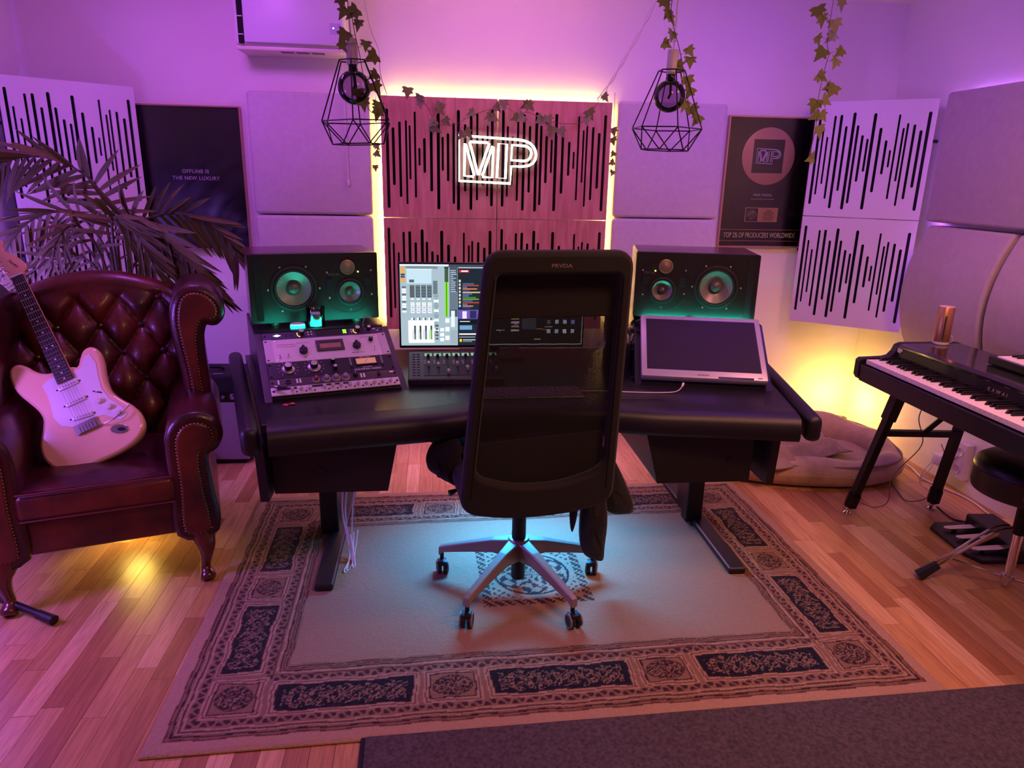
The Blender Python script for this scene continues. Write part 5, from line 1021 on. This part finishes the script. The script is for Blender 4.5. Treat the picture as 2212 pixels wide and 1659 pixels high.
crumple('crumpled_blanket','crumpled grey blanket lying in the front of the dog bed',(1.84,3.38,.125),.3,.62,.40,.070,3,.085); crumple('crumpled_blanket','folded grey blanket heaped at the back of the dog bed',(1.92,3.60,.135),-.5,.46,.32,.12,8,.085)

# ================================================================ DIGITAL PIANO
pia=thing('digital_piano','black digital piano on a slanted black stand along the right wall','piano',(1.85,2.86,0)); mat('piano_black','131017',.16,coat=.4); mat('piano_satin','120f14',.4); mat('key_white','e6d8dc',.25); mat('key_black','0b0a0b',.3)
LP=1.40
side=[(.012,.668),(.0,.685),(.0,.752),(.012,.762),(.115,.766),(.140,.772),(.158,.792),(.168,.818),(.190,.828),(.462,.828),(.470,.818),(.470,.672),(.455,.662)]
def zprism(poly,y0,y1): b=MB(); b.prism(poly,y0,y1,'y'); return b
zprism(side,-.035,0).build('end_cheek','piano_satin',pia,bevel=.003); zprism(side,-LP,-LP+.035).build('end_cheek','piano_satin',pia,bevel=.003)
zprism([(.008,.664),(.004,.735),(.02,.738),(.46,.738),(.46,.664)],-LP+.035,-.035).build('key_bed','piano_satin',pia,bevel=.002)
zprism([(.168,.812),(.172,.822),(.195,.8275),(.462,.8275),(.462,.80),(.175,.80)],-LP+.035,-.035).build('lid','piano_black',pia,bevel=.002)
zprism([(.158,.738),(.170,.812),(.19,.812),(.19,.738)],-LP+.035,-.035).build('name_board','piano_satin',pia)
zprism([(.19,.738),(.19,.80),(.46,.80),(.46,.738)],-LP+.035,-.035).build('casework','piano_satin',pia)
wk=MB().rbox((.088,0,.7525),(.142,.0224,.020),.0012,1).mesh('white_key'); wk.materials.append(M('key_white')); bk=MB().add([(.062,-.0052,.762),(.158,-.0052,.762),(.158,.0052,.762),(.062,.0052,.762),(.070,-.0042,.7755),(.158,-.0042,.776),(.158,.0042,.776),(.070,.0042,.7755)],[(0,3,2,1),(4,5,6,7),(0,1,5,4),(1,2,6,5),(2,3,7,6),(3,0,4,7)]).mesh('black_key'); bk.materials.append(M('key_black'))
for k in range(52):
    y=-.055-.0118-k*.0236; o=bpy.data.objects.new('white_key',wk); COL.objects.link(o); o.parent=pia; o.location=(0,y,0)
    if k<51 and (k%7) in (0,2,3,5,6): o=bpy.data.objects.new('black_key',bk); COL.objects.link(o); o.parent=pia; o.location=(0,y-.0118,0)
FL=Euler((PI/2,0,-PI/2)).to_quaternion().to_euler()  # faces -x
place('lettering',text_mesh('KAWAI',.020,spacing=1.7),mat('gold_print','b59a7a',.4,.6),pia,None,(.1632,-.62,.785),(RAD(80),0,-PI/2))
o=mp_logo(.032,.0009,'print_white',pia,(.1655,-.055,.800),(0,0,-PI/2))
def legp(b,nm,m='black_metal'): return b.build(nm,m,pia,50)
O=Vector((1.85,2.86,0)); rel=lambda p:Vector(p)-O
for dy in (0,-1.16):
    sg=1
    for (f,tp) in (((1.93,2.856,0),(1.952,2.665,.665)),((2.368,2.876,0),(2.30,2.69,.665))):
        f=rel(f)+Vector((0,dy,0)); tp=rel(tp)+Vector((0,dy,0)); d=tp-f
        legp(MB().tube([f+d*.085,f+d*.80],.0235,4),'stand_leg'); legp(MB().tube([f+d*.78,f+d*1.0],.031,4),'leg_socket'); legp(MB().tube([f+d*.07,f+d*.17],.030,6),'leg_clamp')
        legp(MB().tube([f+Vector((0,0,.012)),f+d*.09],.011,8),'foot_pin','chrome'); MB().lathe([(.020,0),(.021,.006),(.014,.014),(0,.015)],16,Matrix.Translation(f)).build('foot_pad','chrome',pia,40)
    a=rel((1.945,2.715,.455))+Vector((0,dy,0)); c=rel((2.325,2.745,.43))+Vector((0,dy,0)); legp(MB().tube([a,c],.0185,4),'cross_bar'); legp(MB().tube([a.lerp(c,.52),rel((2.20,2.67,.60))+Vector((0,dy-.06,.03))],.012,6),'brace')
MB().rbox((.215,-.20,.645),(.10,.10,.04),.004,1).build('bracket','black_metal',pia); MB().box((.12,-.66,.655),(.012,.9,.012)).build('stand_rail','chrome',pia); MB().rbox((.17,-.72,.65),(.20,.80,.022),.004,1).build('under_tray','piano_satin',pia)
# small keyboard on the lid
t=thing('midi_keyboard','small black midi keyboard lying on the piano lid','keyboard',(2.155,2.475,.8295)); 
MB().rbox((.09,-.26,.017),(.185,.52,.032),.004,1).build('body',mat('midi_body','17141a',.35),t,bevel=0); 
sk=MB().rbox((.052,0,.034),(.098,.0215,.010),.001,1).mesh('white_key'); sk.materials.append(M('key_white')); sb=MB().rbox((.075,0,.043),(.055,.010,.010),.0015,1).mesh('black_key'); sb.materials.append(M('key_black'))
for k in range(20):
    y=-.048-k*.0228; o=bpy.data.objects.new('white_key',sk); COL.objects.link(o); o.parent=t; o.location=(0,y,0)
    if (k%7) in (0,1,3,4,5): o=bpy.data.objects.new('black_key',sb); COL.objects.link(o); o.parent=t; o.location=(0,y-.0114,0)
for i in range(3): MB().box((.13+i*.018,-.05,.0345),(.013,.05,.003)).build('drum_pad',mat('pad_grey','2e2832',.5),t)
# copper cylinder
t=thing('air_quality_sensor','copper coloured cylinder standing on the far end of the piano lid','cylinder',(2.205,2.815,.828)); 
MB().lathe([(.031,0),(.033,.003),(.033,.012),(0,.012)],28).build('base','white_plastic',t,40); MB().lathe([(.032,.012),(.0325,.014),(.0325,.163),(.031,.165),(0,.165)],32).build('shell',mat('copper_shell','b98a68',.35,.8),t,40); MB().box((-.0165,-.0282,.075),(.006,.003,.105),rot=(0,0,-.5)).build('light_slot','dark_print',t); MB().lathe([(.0315,.1652),(0,.1662)],28).build('top_cap',mat('cap_pale','d8b8b0',.5),t,40)
MB().tube(smoothpath([(.032,.0,.03),(.05,.0,.035),(.056,.0,.012),(.052,.01,.003)],5),.0015,6).build('lead','white_cable',t,60)
# ================================================================ DRUM THRONE
th_=thing('drum_throne','round black padded drum stool on a chrome tripod','stool',(2.20,2.205,0)); 
MB().lathe([(.03,.395),(.165,.395),(.186,.402),(.190,.42),(.190,.478),(.192,.484),(.190,.490),(.184,.508),(.16,.525),(.10,.534),(0,.537)],48).build('seat',mat('throne_vinyl','0f0c12',.35,bump=.08,bscale=300),th_,50); MB().tube([(.191*math.cos(2*PI*k/48),.191*math.sin(2*PI*k/48),.484) for k in range(48)],.003,6,closed=True).build('seat_piping','throne_vinyl',th_,60)
a=RAD(232); bd=place('seat_badge',plate('seat_badge',[(x*.034,y*.024) for x,y in arc(0,0,1,0,350,28)],[],.002),mat('badge_red','a03a22',.5),th_,None,(.189*math.cos(a),.189*math.sin(a),.440),(PI/2,0,a+PI/2)); place('lettering',text_mesh('Gibraltar',.016,ext=.0006),'print_white',th_,None,(.1925*math.cos(a),.1925*math.sin(a),.440),(PI/2,0,a+PI/2))
MB().lathe([(.021,.23),(.023,.235),(.023,.385),(.03,.39),(.06,.397),(0,.397)],20).build('post_sleeve','black_metal',th_,40); MB().lathe([(.0165,.012),(.0165,.25),(0,.25)],20).build('post','chrome',th_,40); MB().lathe([(.024,.035),(.024,.055),(0,.055)],18).build('collar','chrome',th_,40)
for a in (164,284,44):
    a=RAD(a); d=Vector((math.cos(a),math.sin(a),0)); nn=Vector((-d.y,d.x,0))
    for s in (-1,1): MB().tube(smoothpath([d*.03+nn*s*.012+Vector((0,0,.255)),d*.10+nn*s*.014+Vector((0,0,.225)),d*.27+nn*s*.010+Vector((0,0,.055))],4),.0062,6).build('tripod_leg','chrome',th_,50)
    MB().box((d*.165+Vector((0,0,.155))),(.24,.018,.006),rot=(0,0.78*.78,a)).build('leg_web',mat('brass_chrome','c2a88a',.25,1),th_)
    MB().tube([d*.255+Vector((0,0,.07)),d*.318+Vector((0,0,.012))],[.018,.023],8).build('rubber_foot','rubber',th_,40); MB().tube([d*.215+Vector((0,0,.098)),d*.022+Vector((0,0,.045))],.0055,6).build('leg_brace','chrome',th_,50)
# ================================================================ PEDAL UNIT
t=thing('piano_pedals','black piano pedal unit with three chrome pedals on the floor','pedal unit',(2.40,2.53,0),RAD(-4))
MB().prism([(-.19,-.10),(-.155,-.17),(.10,-.17),(.10,.17),(-.15,.17),(-.19,.13)],.0,.018,'z').build('base_plate','satin_black',t,bevel=.003); MB().rbox((.055,0,.038),(.13,.33,.052),.006,1).build('housing','satin_black',t)
for y in (-.10,0,.085):
    me=plate('pedal',rr([(-.155,-.012),(-.05,-.016),(-.0,-.013),(-.0,.013),(-.05,.016),(-.155,.012)],[.012,.004,.002,.002,.004,.012],4),[],.007,bev=.002); place('pedal',me,'chrome',t,50,(.0,y,.036),(0,RAD(-3),0)); MB().lathe([(.010,.017),(.010,.03),(0,.03)],12,Matrix.Translation((-.11,y,0))).build('pedal_spring','rubber',t,40)
# ================================================================ OUTLET, CHARGERS, CABLES
t=thing('wall_outlet','white double wall outlet low on the right wall','outlet',(2.66,3.06,.165)); MB().rbox((-.02,0,0),(.04,.085,.19),.004,1).build('box','white_plastic',t); 
for z in (.045,-.045): MB().lathe([(.022,0),(.022,-.004),(.018,-.001),(0,-.001)],20,Matrix.Translation((-.041,0,z))@Matrix.Rotation(PI/2,4,'Y')).build('socket_well','lamp_white',t,40)
t=thing('power_adapter','white power adapter plugged into the right wall outlet','charger',(2.575,3.115,.150)); MB().rbox((0,0,0),(.075,.055,.055),.005,2).build('body','white_plastic',t,40); MB().tube([(.03,-.02,.02),(.055,-.035,.035)],.014,10).build('plug','white_plastic',t,40); MB().tube(smoothpath([(-.035,.01,-.02),(-.045,.02,-.07),(-.06,.05,-.13),(-.02,.08,-.146)],5),.0025,6).build('lead','white_cable',t,60)
def cable(label,pts,r,m,g='cables on the floor under the piano'): o=MB().tube(smoothpath(pts,7),r,6).build('cable',m,None,70); tag(o,label,'cable',g)
cable('white cable running along the foot of the right wall',[(2.55,3.60,.05),(2.59,3.35,.008),(2.56,3.18,.006),(2.62,2.95,.006),(2.60,2.72,.006),(2.645,2.40,.006),(2.645,2.0,.006)],.005,'white_cable')
cable('thin grey cable hanging from the piano to the floor by the dog bed',[(2.20,2.78,.655),(2.16,2.80,.50),(2.20,2.80,.36),(2.10,2.82,.20),(2.13,2.86,.05),(2.09,2.90,.004),(2.06,2.96,.004)],.0025,'grey_cable')
cable('thin dark cable looping from the dog bed to the rear piano leg',[(2.36,3.17,.006),(2.32,3.05,.004),(2.30,2.95,.005),(2.36,2.90,.045),(2.42,2.92,.13),(2.45,2.94,.22),(2.46,3.0,.28)],.0025,'grey_cable')
cable('black cable from the rear piano leg to the pedal unit',[(2.38,2.85,.02),(2.39,2.80,.006),(2.40,2.74,.005),(2.46,2.70,.012),(2.47,2.67,.030)],.0045,'black_plastic')
cable('white looped cable hanging below the wall outlet',[(2.62,3.06,.11),(2.55,3.05,.20),(2.47,3.07,.14),(2.45,3.08,.04),(2.50,3.02,.006),(2.44,2.98,.006)],.0025,'white_cable')
#cable('white cable hanging from the bottom of the corner panels',[(2.30,3.86,.72),(2.34,3.84,.675),(2.40,3.79,.67),(2.44,3.76,.70)],.0022,'white_cable','cables behind the panels')
# ================================================================ MIC STAND FOOT, FLOOR LAMPS
t=thing('microphone_stand','black tubular microphone stand leg reaching in beside the armchair','stand',(-1.42,2.30,0)); 
MB().tube([(.075,-.038,.026),(-.13,.066,.042),(-.36,.182,.06)],.013,12).build('leg','satin_black',t,60); MB().tube([(.065,-.033,.026),(.130,-.066,.021)],[.0165,.0175],12).build('rubber_tip','rubber',t,40); MB().tube([(-.36,.182,.05),(-.36,.182,1.3)],.011,10).build('pole','satin_black',t,50)
for k in (120,240):
    a=RAD(k)+math.atan2(-.22,.435); MB().tube([(-.36,.182,.06),(-.36+.20*math.cos(a),.182+.20*math.sin(a),.026)],.013,10).build('leg','satin_black',t,60)
def uplight(label,loc,rz):
    t=thing('floor_spotlight',label,'lamp',loc,rz,'yellow floor spotlights'); MB().lathe([(.05,0),(.05,.012),(0,.013)],20).build('base','black_plastic',t,40); MB().lathe([(.03,.02),(.04,.04),(.042,.075),(.036,.075),(.03,.065),(0,.065)],20).build('shade','black_plastic',t,40); MB().lathe([(0,.068),(.033,.068)],20,cap=False).build('lens',glow('spot_yellow',(1,.65,.1),12),t)
uplight('small yellow floor spotlight in the corner behind the dog bed',(2.54,3.99,0),0); uplight('small yellow floor spotlight behind the leather armchair',(-1.30,3.22,0),0)
